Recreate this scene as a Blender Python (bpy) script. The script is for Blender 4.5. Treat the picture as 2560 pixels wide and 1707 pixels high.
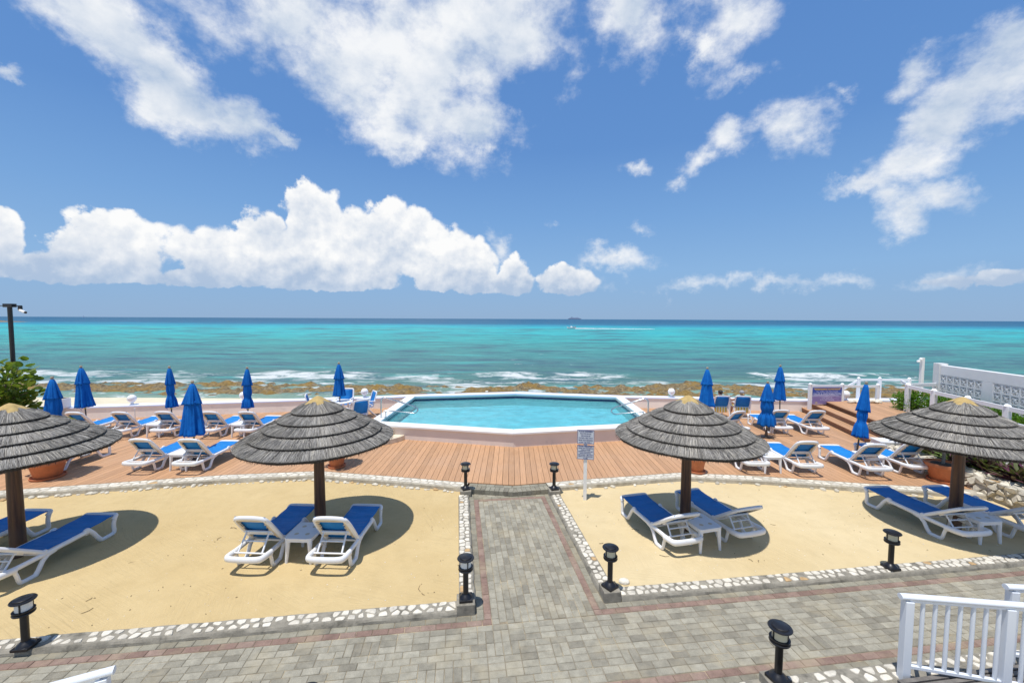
import bpy, bmesh, math, random
from mathutils import Vector, Matrix, noise as mnoise
for o in list(bpy.data.objects): bpy.data.objects.remove(o)
R = math.radians
rnd = random.Random(11)
S = bpy.context.scene
COL = S.collection

# ------------------------------------------------------------------ camera
FPX, CX, CY = 1024.0, 1280.0, 853.5          # photo is 2560 x 1707
PITCH, ROLL, HC = R(3.16), math.atan(12/2560), 4.0
_f = Vector((0, math.cos(PITCH), -math.sin(PITCH)))
_r0, _u0 = Vector((1, 0, 0)), Vector((0, math.sin(PITCH), math.cos(PITCH)))
CR = _r0*math.cos(ROLL)+_u0*math.sin(ROLL)
CU = _u0*math.cos(ROLL)-_r0*math.sin(ROLL)
cam = bpy.data.cameras.new('camera'); camo = bpy.data.objects.new('camera', cam); COL.objects.link(camo)
cam.sensor_width = 36; cam.lens = 36*FPX/2560; cam.clip_end = 90000; cam.clip_start = 0.05
M = Matrix.Identity(4)
for i in range(3):
    M[i][0] = CR[i]; M[i][1] = CU[i]; M[i][2] = -_f[i]
M[2][3] = HC
camo.matrix_world = M
S.camera = camo
def pixdir(px, py): return (_f + CR*((px-CX)/FPX) - CU*((py-CY)/FPX)).normalized()
def W(px, py, z=0.0):
    d = pixdir(px, py); t = (z-HC)/d.z
    return Vector((d.x*t, d.y*t, z))

# ------------------------------------------------------------------ node helper
class NT:
    def __init__(s, tree): s.t = tree; s.N = tree.nodes; s.L = tree.links
    def n(s, ty, **kw):
        nd = s.N.new(ty)
        for k, v in kw.items(): setattr(nd, k, v)
        return nd
    def put(s, v, sock):
        if v is None: return
        if isinstance(v, bpy.types.NodeSocket): s.L.new(v, sock)
        else:
            if sock.type == 'RGBA' and len(v) == 3: v = (*v, 1)
            sock.default_value = v
    def m(s, op, a, b=None, c=None, clamp=False):
        nd = s.n('ShaderNodeMath', operation=op, use_clamp=clamp)
        for i, v in enumerate((a, b, c)): s.put(v, nd.inputs[i])
        return nd.outputs[0]
    def vm(s, op, a, b=None, out=0):
        nd = s.n('ShaderNodeVectorMath', operation=op)
        s.put(a, nd.inputs[0])
        if b is not None:
            if op == 'SCALE': s.put(b, nd.inputs[3])
            else: s.put(b, nd.inputs[1])
        return nd.outputs[out]
    def mix(s, f, a, b, mode='MIX'):
        nd = s.n('ShaderNodeMix', data_type='RGBA', blend_type=mode)
        s.put(f, nd.inputs[0]); s.put(a, nd.inputs[6]); s.put(b, nd.inputs[7])
        return nd.outputs[2]
    def noise(s, vec, scale, detail=3, rough=.55, dist=0, out=0):
        nd = s.n('ShaderNodeTexNoise'); s.put(vec, nd.inputs['Vector'])
        s.put(scale, nd.inputs['Scale']); nd.inputs['Detail'].default_value = detail
        nd.inputs['Roughness'].default_value = rough; nd.inputs['Distortion'].default_value = dist
        return nd.outputs[out]
    def ramp(s, f, st, interp='LINEAR'):
        nd = s.n('ShaderNodeValToRGB'); nd.color_ramp.interpolation = interp
        e = nd.color_ramp.elements
        while len(e) < len(st): e.new(.5)
        for q, (p, c) in zip(e, st):
            q.position = p; q.color = (*c, 1) if len(c) == 3 else c
        s.put(f, nd.inputs[0]); return nd.outputs[0]
    def rng(s, v, a, b, c=0, d=1, smooth=False):
        nd = s.n('ShaderNodeMapRange', interpolation_type='SMOOTHSTEP' if smooth else 'LINEAR')
        for i, q in enumerate((v, a, b, c, d)): s.put(q, nd.inputs[i])
        return nd.outputs[0]
    def xyz(s, v):
        nd = s.n('ShaderNodeSeparateXYZ'); s.put(v, nd.inputs[0]); return nd.outputs
    def comb(s, x, y, z):
        nd = s.n('ShaderNodeCombineXYZ')
        for i, q in enumerate((x, y, z)): s.put(q, nd.inputs[i])
        return nd.outputs[0]
    def bump(s, h, strength=.3, dist=.02, nrm=None):
        nd = s.n('ShaderNodeBump'); nd.inputs['Strength'].default_value = strength
        nd.inputs['Distance'].default_value = dist; s.put(h, nd.inputs['Height'])
        if nrm is not None: s.put(nrm, nd.inputs['Normal'])
        return nd.outputs[0]

# ------------------------------------------------------------------ sun, sky and clouds
SUN = Vector((-.16, -.195, 1)).normalized()           # towards the sun
EL, AZ = math.asin(SUN.z), math.atan2(SUN.x, SUN.y)
sl = bpy.data.lights.new('sun', 'SUN'); sl.energy = 4.0; sl.angle = R(.55); sl.color = (1, .968, .915)
so = bpy.data.objects.new('sun', sl); COL.objects.link(so)
so.rotation_euler = SUN.to_track_quat('Z', 'Y').to_euler(); so.location = (0, 0, 30)
S.view_settings.view_transform = 'Standard'; S.view_settings.look = 'None'
S.view_settings.exposure = 0.12; S.view_settings.gamma = 1
S.view_settings.use_curve_mapping = False

K = 2560/2352
def azel(px, py):
    d = pixdir(px, py); return math.atan2(d.x, d.y), math.asin(d.z)
def blob(x, y, rx, ry, rot=0, w=1.0):                 # cloud masses as directions in the sky
    x, y, rx, ry = x*K, y*K, rx*K, ry*K
    a, e = azel(x, y)
    ca, sa = math.cos(R(rot)), math.sin(R(rot))
    a1, e1 = azel(x+rx*ca, y-rx*sa); a2, e2 = azel(x-ry*sa, y-ry*ca)
    return (a, e, math.hypot(a1-a, e1-e), math.hypot(a2-a, e2-e), math.atan2(e1-e, a1-a), w)
BANK = [blob(*b) for b in [
    (700,600,330,95), (722,515,72,105,0,1.25), (925,548,105,100,0,1.2), (840,570,170,100), (1030,605,115,85), (600,570,105,85),
    (470,560,95,26), (1095,640,60,58), (262,540,100,62), (250,600,150,80), (10,545,62,85), (100,625,180,60,0,.85),
    (440,645,170,44,0,.75), (1180,648,52,62), (1300,655,82,52), (-90,600,160,90), (2215,668,170,34,0,.8), (2310,655,90,36,0,.8),
    (1520,692,70,14,0,.62), (1800,686,60,14,0,.6), (790,690,80,14,0,.55), (-300,560,150,110), (2620,640,180,60)]]
WISP = [blob(*b) for b in [
    (235,70,200,95,-42,1.4), (390,205,195,95,-40,1.5), (525,275,160,70,-28,1.3), (640,318,75,22,-8), (5,168,75,30,-20),
    (700,50,280,120,0), (985,110,330,200,18,1.5), (1130,70,220,165,20,1.3), (880,225,260,120,-28,1.4), (935,300,100,85,0,1.2), (1085,292,120,60,0,1.2),
    (1440,35,140,90,-60), (1665,55,140,105,25), (1600,115,60,50), (1710,180,95,32,28,.65), (1815,272,105,85,38,.85), (1665,325,66,45,20,.8),
    (1605,382,42,26,20,.55), (1455,380,34,18,0,.55), (1560,440,28,18,0,.45), (1267,530,20,14,0,.5), (2280,175,180,120,48,1.25), (2190,250,165,90,50,1.3),
    (2330,110,90,80,40), (2085,360,150,75,42), (1990,418,120,34,12), (2050,455,80,52,-30,.85), (2085,500,95,52,0,.8), (2180,455,95,40,-10,.65),
    (1405,602,95,26,0,.6), (1475,532,44,20,0,.45), (2090,160,70,45,40,.7), (1150,575,40,24,-30,.45), (1940,200,28,18,0,.45), (1750,655,520,17,1,.45), (1305,165,30,40,30,.3),
    (-300,250,220,110,-30), (2650,300,190,130,40), (300,-220,350,120,-20), (1250,-250,420,130,10), (2150,-260,300,140,40),
    (600,-700,500,160,10), (1800,-800,500,180,-20)]]
wd = bpy.data.worlds.new('World'); S.world = wd; wd.use_nodes = True
wd.cycles.sampling_method = 'NONE'
wt = NT(wd.node_tree); wt.N.clear()
tc = wt.n('ShaderNodeTexCoord')
dx, dy, dz = wt.xyz(tc.outputs['Generated'])
D = wt.comb(dx, wt.m('ABSOLUTE', dy), dz)
el = wt.m('ARCSINE', dz)
AE = wt.comb(wt.m('ARCTAN2', dx, wt.m('ABSOLUTE', dy)), el, 0.0)
def masses(p, blobs, smooth, gain):
    acc = None
    for (a, e, ra, re, rot, w) in blobs:
        mp = wt.n('ShaderNodeMapping', vector_type='TEXTURE'); wt.put(p, mp.inputs[0])
        mp.inputs['Location'].default_value = (a, e, 0); mp.inputs['Rotation'].default_value = (0, 0, rot)
        mp.inputs['Scale'].default_value = (ra, re, 1)
        v = wt.m('MULTIPLY_ADD', wt.vm('LENGTH', mp.outputs[0], out=1), -w*gain, w*gain)
        acc = v if acc is None else wt.m('SMOOTH_MAX', acc, v, smooth)
    return wt.m('MINIMUM', acc, 1.0)
sky = wt.n('ShaderNodeTexSky', sky_type='NISHITA'); sky.sun_disc = False
sky.sun_elevation = EL; sky.sun_rotation = AZ; sky.altitude = 5; sky.air_density = 1.0; sky.dust_density = .3; sky.ozone_density = 2.0
grade = wt.ramp(wt.rng(el, 0, R(90)), [(0, (.25, .40, .615)), (.07, (.232, .418, .69)), (.145, (.172, .352, .66)), (.24, (.115, .268, .59)), (.42, (.092, .228, .545)), (1, (.05, .14, .39))])
skyc = wt.mix(.93, sky.outputs[0], wt.vm('SCALE', grade, 10.0))
bg = wt.n('ShaderNodeBackground'); bg.inputs[1].default_value = .1
wt.put(skyc, bg.inputs[0])
# soft upper clouds
nzw = wt.noise(D, 7.0, 7, .66, 0, out=1)
pw_ = wt.vm('ADD', AE, wt.vm('SCALE', wt.vm('SUBTRACT', nzw, (.5, .5, .5)), .15))
wm = masses(pw_, WISP, .35, 1.15)
# unseen broken cloud added overhead, above the frame, to whiten the fill light
over = wt.rng(wt.noise(wt.vm('MULTIPLY', D, (1, 1, .8)), 3.4, 4, .55), .43, .60, -.6, .95)
wm = wt.m('MAXIMUM', wm, wt.m('ADD', over, wt.rng(el, R(37), R(48), -1.6, 0, True)))
fb1 = wt.noise(wt.vm('MULTIPLY', D, (1, 1, 1.35)), 11, 9, .61)
wf = wt.m('ADD', wm, wt.m('MULTIPLY_ADD', fb1, 2.7, -1.30))
wa = wt.m('MULTIPLY', wt.rng(wf, -.10, 1.15, 0, 1, True), .96)
fb1u = wt.noise(wt.vm('ADD', wt.vm('MULTIPLY', D, (1, 1, 1.35)), (-.012, 0, .035)), 11, 5, .62)
big = wt.noise(D, 4.2, 4, .55)
wsh = wt.m('ADD', wt.m('MULTIPLY', wt.m('SUBTRACT', fb1, fb1u), 1.15), wt.m('ADD', wt.rng(wm, .2, 1.0, 1.0, .58), wt.m('MULTIPLY_ADD', big, 2.0, -1.0)), clamp=True)
wcol = wt.mix(wsh, (.42, .545, .73), (.96, .975, .99))
# cumulus bank near the horizon
nzb = wt.noise(D, 13, 5, .62, 0, out=1)
pb_ = wt.vm('ADD', AE, wt.vm('SCALE', wt.vm('SUBTRACT', nzb, (.5, .5, .5)), .045))
bm = masses(pb_, BANK, .12, 1.6)
fb2 = wt.noise(D, 26, 8, .6)
vo = wt.n('ShaderNodeTexVoronoi', feature='SMOOTH_F1'); wt.put(wt.vm('ADD', D, wt.vm('SCALE', nzb, .05)), vo.inputs['Vector']); vo.inputs['Scale'].default_value = 24; vo.inputs['Smoothness'].default_value = .35
puff = wt.m('SUBTRACT', .5, vo.outputs['Distance'])
bf = wt.m('ADD', bm, wt.m('ADD', wt.m('MULTIPLY_ADD', fb2, 1.0, -.38), wt.m('MULTIPLY', puff, .75)))
flat = wt.rng(wt.m('ADD', el, wt.m('MULTIPLY_ADD', fb2, .03, -.015)), R(2.5), R(4.0), -1.25, 0, True)
ba = wt.m('MULTIPLY', wt.rng(wt.m('ADD', bf, flat), .16, .44, 0, 1, True), .985)
fb2u = wt.noise(wt.vm('ADD', D, (-.008, 0, .016)), 26, 5, .6)
mid_ = wt.noise(D, 8, 4, .6)
lit = wt.m('ADD', wt.m('ADD', wt.m('MULTIPLY', wt.m('SUBTRACT', fb2, fb2u), 1.25), wt.m('MULTIPLY', puff, .40)), wt.m('ADD', wt.m('ADD', wt.rng(el, R(2.9), R(7.6), -.10, .72), wt.rng(bf, .3, 1.1, .22, -.06)), wt.m('MULTIPLY_ADD', mid_, 1.5, -.75)), clamp=True)
bcol = wt.mix(lit, (.45, .56, .73), (.99, .99, .985))
haze = wt.rng(el, R(2.2), R(6.0), .22, 0, True)
bgw = wt.n('ShaderNodeBackground'); wt.put(wcol, bgw.inputs[0]); bgw.inputs[1].default_value = .9
bgb = wt.n('ShaderNodeBackground'); wt.put(bcol, bgb.inputs[0]); bgb.inputs[1].default_value = .92
mx1 = wt.n('ShaderNodeMixShader'); wt.put(wa, mx1.inputs[0]); wt.put(bg.outputs[0], mx1.inputs[1]); wt.put(bgw.outputs[0], mx1.inputs[2])
mx2 = wt.n('ShaderNodeMixShader'); wt.put(wt.m('MULTIPLY', ba, wt.m('SUBTRACT', 1, haze)), mx2.inputs[0]); wt.put(mx1.outputs[0], mx2.inputs[1]); wt.put(bgb.outputs[0], mx2.inputs[2])
wo = wt.n('ShaderNodeOutputWorld'); wt.put(mx2.outputs[0], wo.inputs[0])
# ------------------------------------------------------------------ mesh helpers
class MB:
    def __init__(s): s.v = []; s.f = []
    def add(s, vs, fs):
        o = len(s.v); s.v += [tuple(q) for q in vs]; s.f += [tuple(i+o for i in f) for f in fs]; return s
    def box(s, c, size, rz=0, rx=0, ry=0, taper=1.0):
        hx, hy, hz = size[0]/2, size[1]/2, size[2]/2
        m = Matrix.Translation(c) @ Matrix.Rotation(rz, 4, 'Z') @ Matrix.Rotation(ry, 4, 'Y') @ Matrix.Rotation(rx, 4, 'X')
        vs = [m @ Vector((x*hx*(taper if z > 0 else 1), y*hy*(taper if z > 0 else 1), z*hz)) for z in (-1, 1) for y in (-1, 1) for x in (-1, 1)]
        return s.add(vs, [(0,2,3,1), (4,5,7,6), (0,1,5,4), (2,6,7,3), (0,4,6,2), (1,3,7,5)])
    def tube(s, pts, r, seg=8, caps=True, up=None, flat=1.0, closed=False):
        pts = [Vector(p) for p in pts]; n = len(pts); vs = []; fs = []
        rr = r if isinstance(r, (list, tuple)) else [r]*n
        prev = None
        for i, p in enumerate(pts):
            if closed: t = pts[(i+1) % n]-pts[i-1]
            else: t = (pts[min(i+1, n-1)]-pts[max(i-1, 0)])
            t.normalize()
            if prev is None:
                a = Vector(up) if up else (Vector((0, 0, 1)) if abs(t.z) < .9 else Vector((0, 1, 0)))
            else: a = prev
            a = (a - t*a.dot(t)).normalized(); b = t.cross(a); prev = a
            k = 1.0
            if 0 < i < n-1:
                d1 = (pts[i]-pts[i-1]).normalized(); d2 = (pts[i+1]-pts[i]).normalized()
                k = 1/max(.6, math.sqrt(max(.05, (1+d1.dot(d2))/2)))
            for j in range(seg):
                q = 2*math.pi*(j+.5)/seg
                vs.append(p + a*(math.cos(q)*rr[i]*k) + b*(math.sin(q)*rr[i]*flat*k))
        last = n if closed else n-1
        for i in range(last):
            i2 = (i+1) % n
            for j in range(seg):
                j2 = (j+1) % seg
                fs.append((i*seg+j, i*seg+j2, i2*seg+j2, i2*seg+j))
        if caps and not closed:
            fs.append(tuple(range(seg-1, -1, -1))); fs.append(tuple((n-1)*seg+j for j in range(seg)))
        return s.add(vs, fs)
    def lathe(s, prof, seg=20, c=(0, 0, 0), fn=None):
        vs = []; fs = []
        for (r, z) in prof:
            for j in range(seg):
                a = 2*math.pi*j/seg; q = fn(a, r, z) if fn else r
                vs.append((c[0]+q*math.cos(a), c[1]+q*math.sin(a), c[2]+z))
        for i in range(len(prof)-1):
            for j in range(seg):
                j2 = (j+1) % seg; fs.append((i*seg+j, i*seg+j2, (i+1)*seg+j2, (i+1)*seg+j))
        if prof[0][0] > 1e-6: fs.append(tuple(range(seg-1, -1, -1)))
        if prof[-1][0] > 1e-6: fs.append(tuple((len(prof)-1)*seg+j for j in range(seg)))
        return s.add(vs, fs)
    def prism(s, poly, z0, z1):
        n = len(poly)
        ar = sum(poly[i][0]*poly[(i+1) % n][1]-poly[(i+1) % n][0]*poly[i][1] for i in range(n))
        if ar < 0: poly = list(reversed(poly))
        vs = [(p[0], p[1], z0) for p in poly]+[(p[0], p[1], z1) for p in poly]
        fs = [tuple(range(n-1, -1, -1)), tuple(range(n, 2*n))]+[(i, (i+1) % n, n+(i+1) % n, n+i) for i in range(n)]
        return s.add(vs, fs)
    def ball(s, c, r, seg=12, rings=8, sc=(1, 1, 1)):
        prof = []
        vs = []; fs = []
        for i in range(rings+1):
            t = math.pi*i/rings
            for j in range(seg):
                a = 2*math.pi*j/seg
                vs.append((c[0]+r*sc[0]*math.sin(t)*math.cos(a), c[1]+r*sc[1]*math.sin(t)*math.sin(a), c[2]-r*sc[2]*math.cos(t)))
        for i in range(rings):
            for j in range(seg):
                j2 = (j+1) % seg; fs.append((i*seg+j, i*seg+j2, (i+1)*seg+j2, (i+1)*seg+j))
        return s.add(vs, fs)
    def mesh(s, name, mat=None, smooth=False):
        me = bpy.data.meshes.new(name); me.from_pydata(s.v, [], s.f); me.validate(); me.update()
        if mat: me.materials.append(mat)
        if smooth:
            me.polygons.foreach_set('use_smooth', [True]*len(me.polygons))
            if smooth != 'full':
                try: me.set_sharp_from_angle(angle=R(smooth if smooth is not True else 40))
                except Exception: pass
        return me
    def build(s, name, mat, parent=None, smooth=False, bevel=0, subsurf=0):
        return link(name, s.mesh(name, mat, smooth), parent, bevel, subsurf)
def link(name, me, parent=None, bevel=0, subsurf=0):
    o = bpy.data.objects.new(name, me); COL.objects.link(o)
    if parent: o.parent = parent
    if bevel:
        b = o.modifiers.new('bevel', 'BEVEL'); b.width = bevel; b.segments = 2; b.limit_method = 'ANGLE'; b.angle_limit = R(35)
    if subsurf:
        b = o.modifiers.new('subsurf', 'SUBSURF'); b.levels = subsurf; b.render_levels = subsurf
    return o
def tag(o, label=None, cat=None, group=None, kind=None):
    for k, v in (('label', label), ('category', cat), ('group', group), ('kind', kind)):
        if v: o[k] = v
    return o
def thing(name, label, cat, loc=(0, 0, 0), rz=0, group=None):
    o = bpy.data.objects.new(name, None); COL.objects.link(o); o.empty_display_size = .1
    o.location = loc; o.rotation_euler = (0, 0, rz)
    return tag(o, label, cat, group)
def struct(name, o): o['kind'] = 'structure'; return o
def copy_tree(o, parent=None):
    c = o.copy(); COL.objects.link(c); c.parent = parent
    for ch in list(o.children): copy_tree(ch, c)
    return c
def fbm(x, y, z=0.0, oct=4, s=1.0):
    return mnoise.fractal(Vector((x*s, y*s, z)), .9, 2.1, oct)
def in_poly(x, y, P):
    r = False; n = len(P); j = n-1
    for i in range(n):
        if (P[i][1] > y) != (P[j][1] > y) and x < (P[j][0]-P[i][0])*(y-P[i][1])/(P[j][1]-P[i][1])+P[i][0]: r = not r
        j = i
    return r

# ------------------------------------------------------------------ materials
def newmat(name):
    m = bpy.data.materials.new(name); m.use_nodes = True
    t = NT(m.node_tree); b = m.node_tree.nodes['Principled BSDF']; return m, t, b
def objpos(t): return t.n('ShaderNodeTexCoord').outputs['Object']
def wpos(t): return t.n('ShaderNodeNewGeometry').outputs['Position']
def rand01(t):
    a = t.n('ShaderNodeObjectInfo').outputs['Random']; b = t.n('ShaderNodeNewGeometry').outputs['Random Per Island']
    return t.m('FRACT', t.m('ADD', a, b))
def simple(name, col, rough=.5, metal=0, spec=.5, var=.12, vs=6, bump=0, bs=40, rand=0, dirt=None):
    m, t, b = newmat(name); p = wpos(t)
    n = t.noise(p, vs, 4, .6)
    c = t.mix(t.rng(n, .3, .7), tuple(q*(1-var) for q in col), tuple(min(1, q*(1+var)) for q in col))
    if dirt:
        dn = t.noise(p, dirt[1], 5, .65)
        c = t.mix(t.rng(dn, dirt[2], dirt[2]+.18), c, dirt[0])
    if rand:
        r = rand01(t); c = t.mix(1.0, c, t.ramp(r, [(0, (1-rand,)*3), (1, (1+rand,)*3)]), 'MULTIPLY')
    t.put(c, b.inputs['Base Color']); b.inputs['Roughness'].default_value = rough
    b.inputs['Metallic'].default_value = metal; b.inputs['Specular IOR Level'].default_value = spec
    if bump: t.put(t.bump(t.noise(p, bs, 4, .6), bump, .01), b.inputs['Normal'])
    return m
MT = {}
MT['plastic'] = simple('white_plastic', (.80, .80, .80), .38, var=.03, dirt=((.70, .68, .62), 7, .66))
MT['plastic_cream'] = simple('cream_plastic', (.66, .56, .40), .6, var=.1, vs=14)  # yellowed cream plastic of back edging and cup rings
MT['sling'] = None
def mk_sling(name, col, faded):
    m, t, b = newmat(name); p = objpos(t)
    n = t.noise(p, 5, 4, .6)
    x, y, z = t.xyz(p)
    w = t.m('SINE', t.m('MULTIPLY', y, 900))
    fade = t.ramp(t.n('ShaderNodeObjectInfo').outputs['Random'], [(0, (.88, .90, .92)), (1, (1.25, 1.14, 1.06))])
    t.put(t.mix(1.0, t.mix(t.rng(n, .35, .75), col, faded), fade, 'MULTIPLY'), b.inputs['Base Color'])
    b.inputs['Roughness'].default_value = .62; b.inputs['Specular IOR Level'].default_value = .35
    wr = t.noise(t.vm('MULTIPLY', p, (2.2, 15, 3)), 1, 4, .55)
    t.put(t.bump(t.m('ADD', t.m('MULTIPLY', w, .02), wr), .6, .022), b.inputs['Normal'])
    return m
MT['sling'] = mk_sling('blue_sling', (.003, .165, .49), (.008, .215, .60))
MT['chairsling'] = mk_sling('chair_sling', (.004, .16, .52), (.01, .22, .60))
def mk_canvas():
    m, t, b = newmat('blue_canvas'); p = objpos(t)
    n = t.noise(p, 6, 5, .6)
    c = t.mix(t.rng(n, .3, .7), (.002, .095, .38), (.004, .15, .50))
    t.put(c, b.inputs['Base Color']); b.inputs['Roughness'].default_value = .8; b.inputs['Specular IOR Level'].default_value = .2
    n2 = t.noise(t.vm('MULTIPLY', p, (9, 9, 3)), 1, 5, .6)
    t.put(t.bump(n2, .5, .04), b.inputs['Normal'])
    return m
MT['canvas'] = mk_canvas()
MT['darkpole'] = simple('bronze_pole', (.10, .085, .075), .4, metal=.5)
MT['finial'] = simple('wood_finial', (.36, .30, .22), .6, bump=.2)
MT['brass'] = simple('yellow_collar', (.75, .55, .05), .4)
MT['black'] = simple('black_metal', (.012, .012, .014), .32, var=.2, dirt=((.06, .055, .05), 18, .7))
MT['lens'] = simple('lamp_lens', (.62, .58, .42), .35, var=.06)
MT['lenswhite'] = simple('lamp_lens_white', (.80, .80, .76), .35, var=.06)
MT['concrete'] = simple('concrete', (.27, .245, .195), .9, var=.25, vs=9, bump=.6, bs=60, dirt=((.12, .11, .085), 5, .52))
MT['mortar'] = simple('pale_mortar', (.43, .39, .31), .92, var=.22, vs=10, bump=.6, bs=50, dirt=((.22, .21, .18), 4, .60))
MT['stone'] = simple('white_stone', (.64, .59, .49), .85, var=.18, vs=16, bump=.8, bs=40, rand=.16, dirt=((.55, .36, .18), 9, .68))
MT['stonegrey'] = simple('weathered_stone', (.58, .53, .43), .9, var=.22, vs=9, bump=.9, bs=30, rand=.22, dirt=((.34, .31, .27), 6, .58))
MT['ochre'] = simple('ochre_stone', (.50, .33, .16), .85, var=.25, vs=14, bump=.7, bs=45)
MT['wallpaint'] = simple('wall_paint', (.74, .64, .57), .8, var=.05, vs=1.2, bump=.12, bs=30, dirt=((.54, .49, .46), 2.2, .62))
MT['seawall'] = simple('seawall_paint', (.90, .835, .755), .8, var=.04, vs=1.2, bump=.12, bs=30, dirt=((.72, .66, .60), 2.2, .64))
MT['lilac'] = simple('wall_cap_paint', (.70, .74, .88), .7, var=.04, vs=1.5, bump=.1, bs=30)
MT['whitepaint'] = simple('white_paint', (.80, .80, .785), .6, var=.04, vs=2, bump=.12, bs=40, dirt=((.66, .62, .54), 5, .68))
MT['pvc'] = simple('white_pvc', (.78, .79, .80), .35, var=.03, vs=3, dirt=((.66, .66, .64), 3.5, .66))
MT['rail'] = simple('powder_coat', (.74, .77, .81), .28, var=.02, vs=2)
MT['litter'] = simple('dry_litter', (.16, .11, .06), .9, var=.4, vs=40)
MT['globe'] = simple('globe_glass', (.86, .86, .86), .25, var=.01)
MT['steel'] = simple('steel', (.62, .63, .64), .22, metal=1, var=.05)
MT['terracotta'] = simple('terracotta', (.50, .165, .065), .7, var=.14, vs=7, bump=.15, bs=30, dirt=((.56, .27, .15), 6, .62))
MT['soil'] = simple('soil', (.07, .05, .035), .95, var=.4, vs=30, bump=.8, bs=60)
MT['trunk'] = simple('palm_trunk', (.22, .205, .18), .9, var=.3, vs=20, bump=.5)
MT['bark'] = simple('bark', (.16, .12, .09), .9, var=.3, vs=16, bump=.6)
MT['travertine'] = simple('travertine', (.68, .58, .44), .7, var=.16, vs=7, bump=.3, bs=30, dirt=((.58, .42, .27), 8, .6), rand=.08)
MT['skin'] = simple('skin', (.50, .26, .17), .55, var=.06, vs=12)
MT['hair'] = simple('dark_hair', (.030, .020, .014), .6, var=.3, vs=60, bump=.5, bs=120)
MT['blonde'] = simple('blonde_hair', (.36, .22, .09), .6, var=.3, vs=60, bump=.5, bs=120)
MT['cap'] = simple('grey_cap', (.30, .30, .31), .85, var=.08, vs=20, bump=.2, bs=200)
MT['ship'] = simple('far_ship', (.20, .24, .34), .7, var=.1, vs=.05)  # distance haze is mixed into the hull colour
MT['shipwhite'] = simple('far_ship_white', (.34, .39, .50), .7, var=.05, vs=.05)  # white dulled and blued to stand for distance haze
MT['boatwhite'] = simple('boat_white', (.82, .82, .80), .4, var=.03)
MT['red'] = simple('red_paint', (.5, .06, .05), .5)
MT['darkcloth'] = simple('dark_cloth', (.012, .012, .015), .8, var=.3, vs=20, bump=.5)
MT['slate'] = simple('weathered_slat', (.15, .135, .12), .8, var=.3, vs=8, bump=.3)
MT['rope'] = simple('tie_strap', (.004, .09, .40), .8)
MT['cooler'] = simple('cooler_plastic', (.76, .77, .78), .45, var=.03)
MT['rusty'] = simple('rust_white', (.72, .72, .70), .6, var=.05, vs=6, dirt=((.42, .20, .07), 7, .64))
MT['coral'] = simple('coral', (.74, .68, .57), .9, var=.15, vs=20, bump=1, bs=60)

def mk_leaf(name, cols, rough=.45, trans=.35):
    m, t, b = newmat(name)
    r = rand01(t)
    c = t.ramp(r, [(i/(len(cols)-1), q) for i, q in enumerate(cols)])
    t.put(c, b.inputs['Base Color']); b.inputs['Roughness'].default_value = rough; b.inputs['Specular IOR Level'].default_value = .35
    tr = t.n('ShaderNodeBsdfTranslucent'); t.put(t.mix(.5, c, (.25, .4, .02)), tr.inputs[0])
    mx = t.n('ShaderNodeMixShader'); mx.inputs[0].default_value = trans
    t.put(b.outputs[0], mx.inputs[1]); t.put(tr.outputs[0], mx.inputs[2])
    t.put(mx.outputs[0], t.N['Material Output'].inputs[0]); return m
MT['grape'] = mk_leaf('seagrape_leaf', [(.05, .10, .015), (.09, .16, .02), (.14, .20, .03), (.07, .13, .02), (.30, .30, .05), (.10, .17, .03)])
MT['hedge'] = mk_leaf('hedge_leaf', [(.05, .14, .012), (.09, .22, .018), (.14, .30, .03), (.07, .17, .015)])
MT['rhoeo'] = mk_leaf('purple_leaf', [(.09, .018, .05), (.13, .022, .085), (.10, .022, .045), (.19, .04, .12), (.13, .22, .045), (.09, .02, .05), (.18, .29, .07)], trans=.2)
MT['palm'] = mk_leaf('palm_leaf', [(.16, .19, .02), (.24, .25, .025), (.12, .17, .02), (.34, .28, .03)])
MT['aloe'] = mk_leaf('pot_leaf', [(.10, .17, .02), (.20, .24, .03), (.30, .22, .02)])
MT['grassm'] = mk_leaf('grass_leaf', [(.06, .13, .015), (.12, .22, .025), (.17, .25, .04)])

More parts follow.
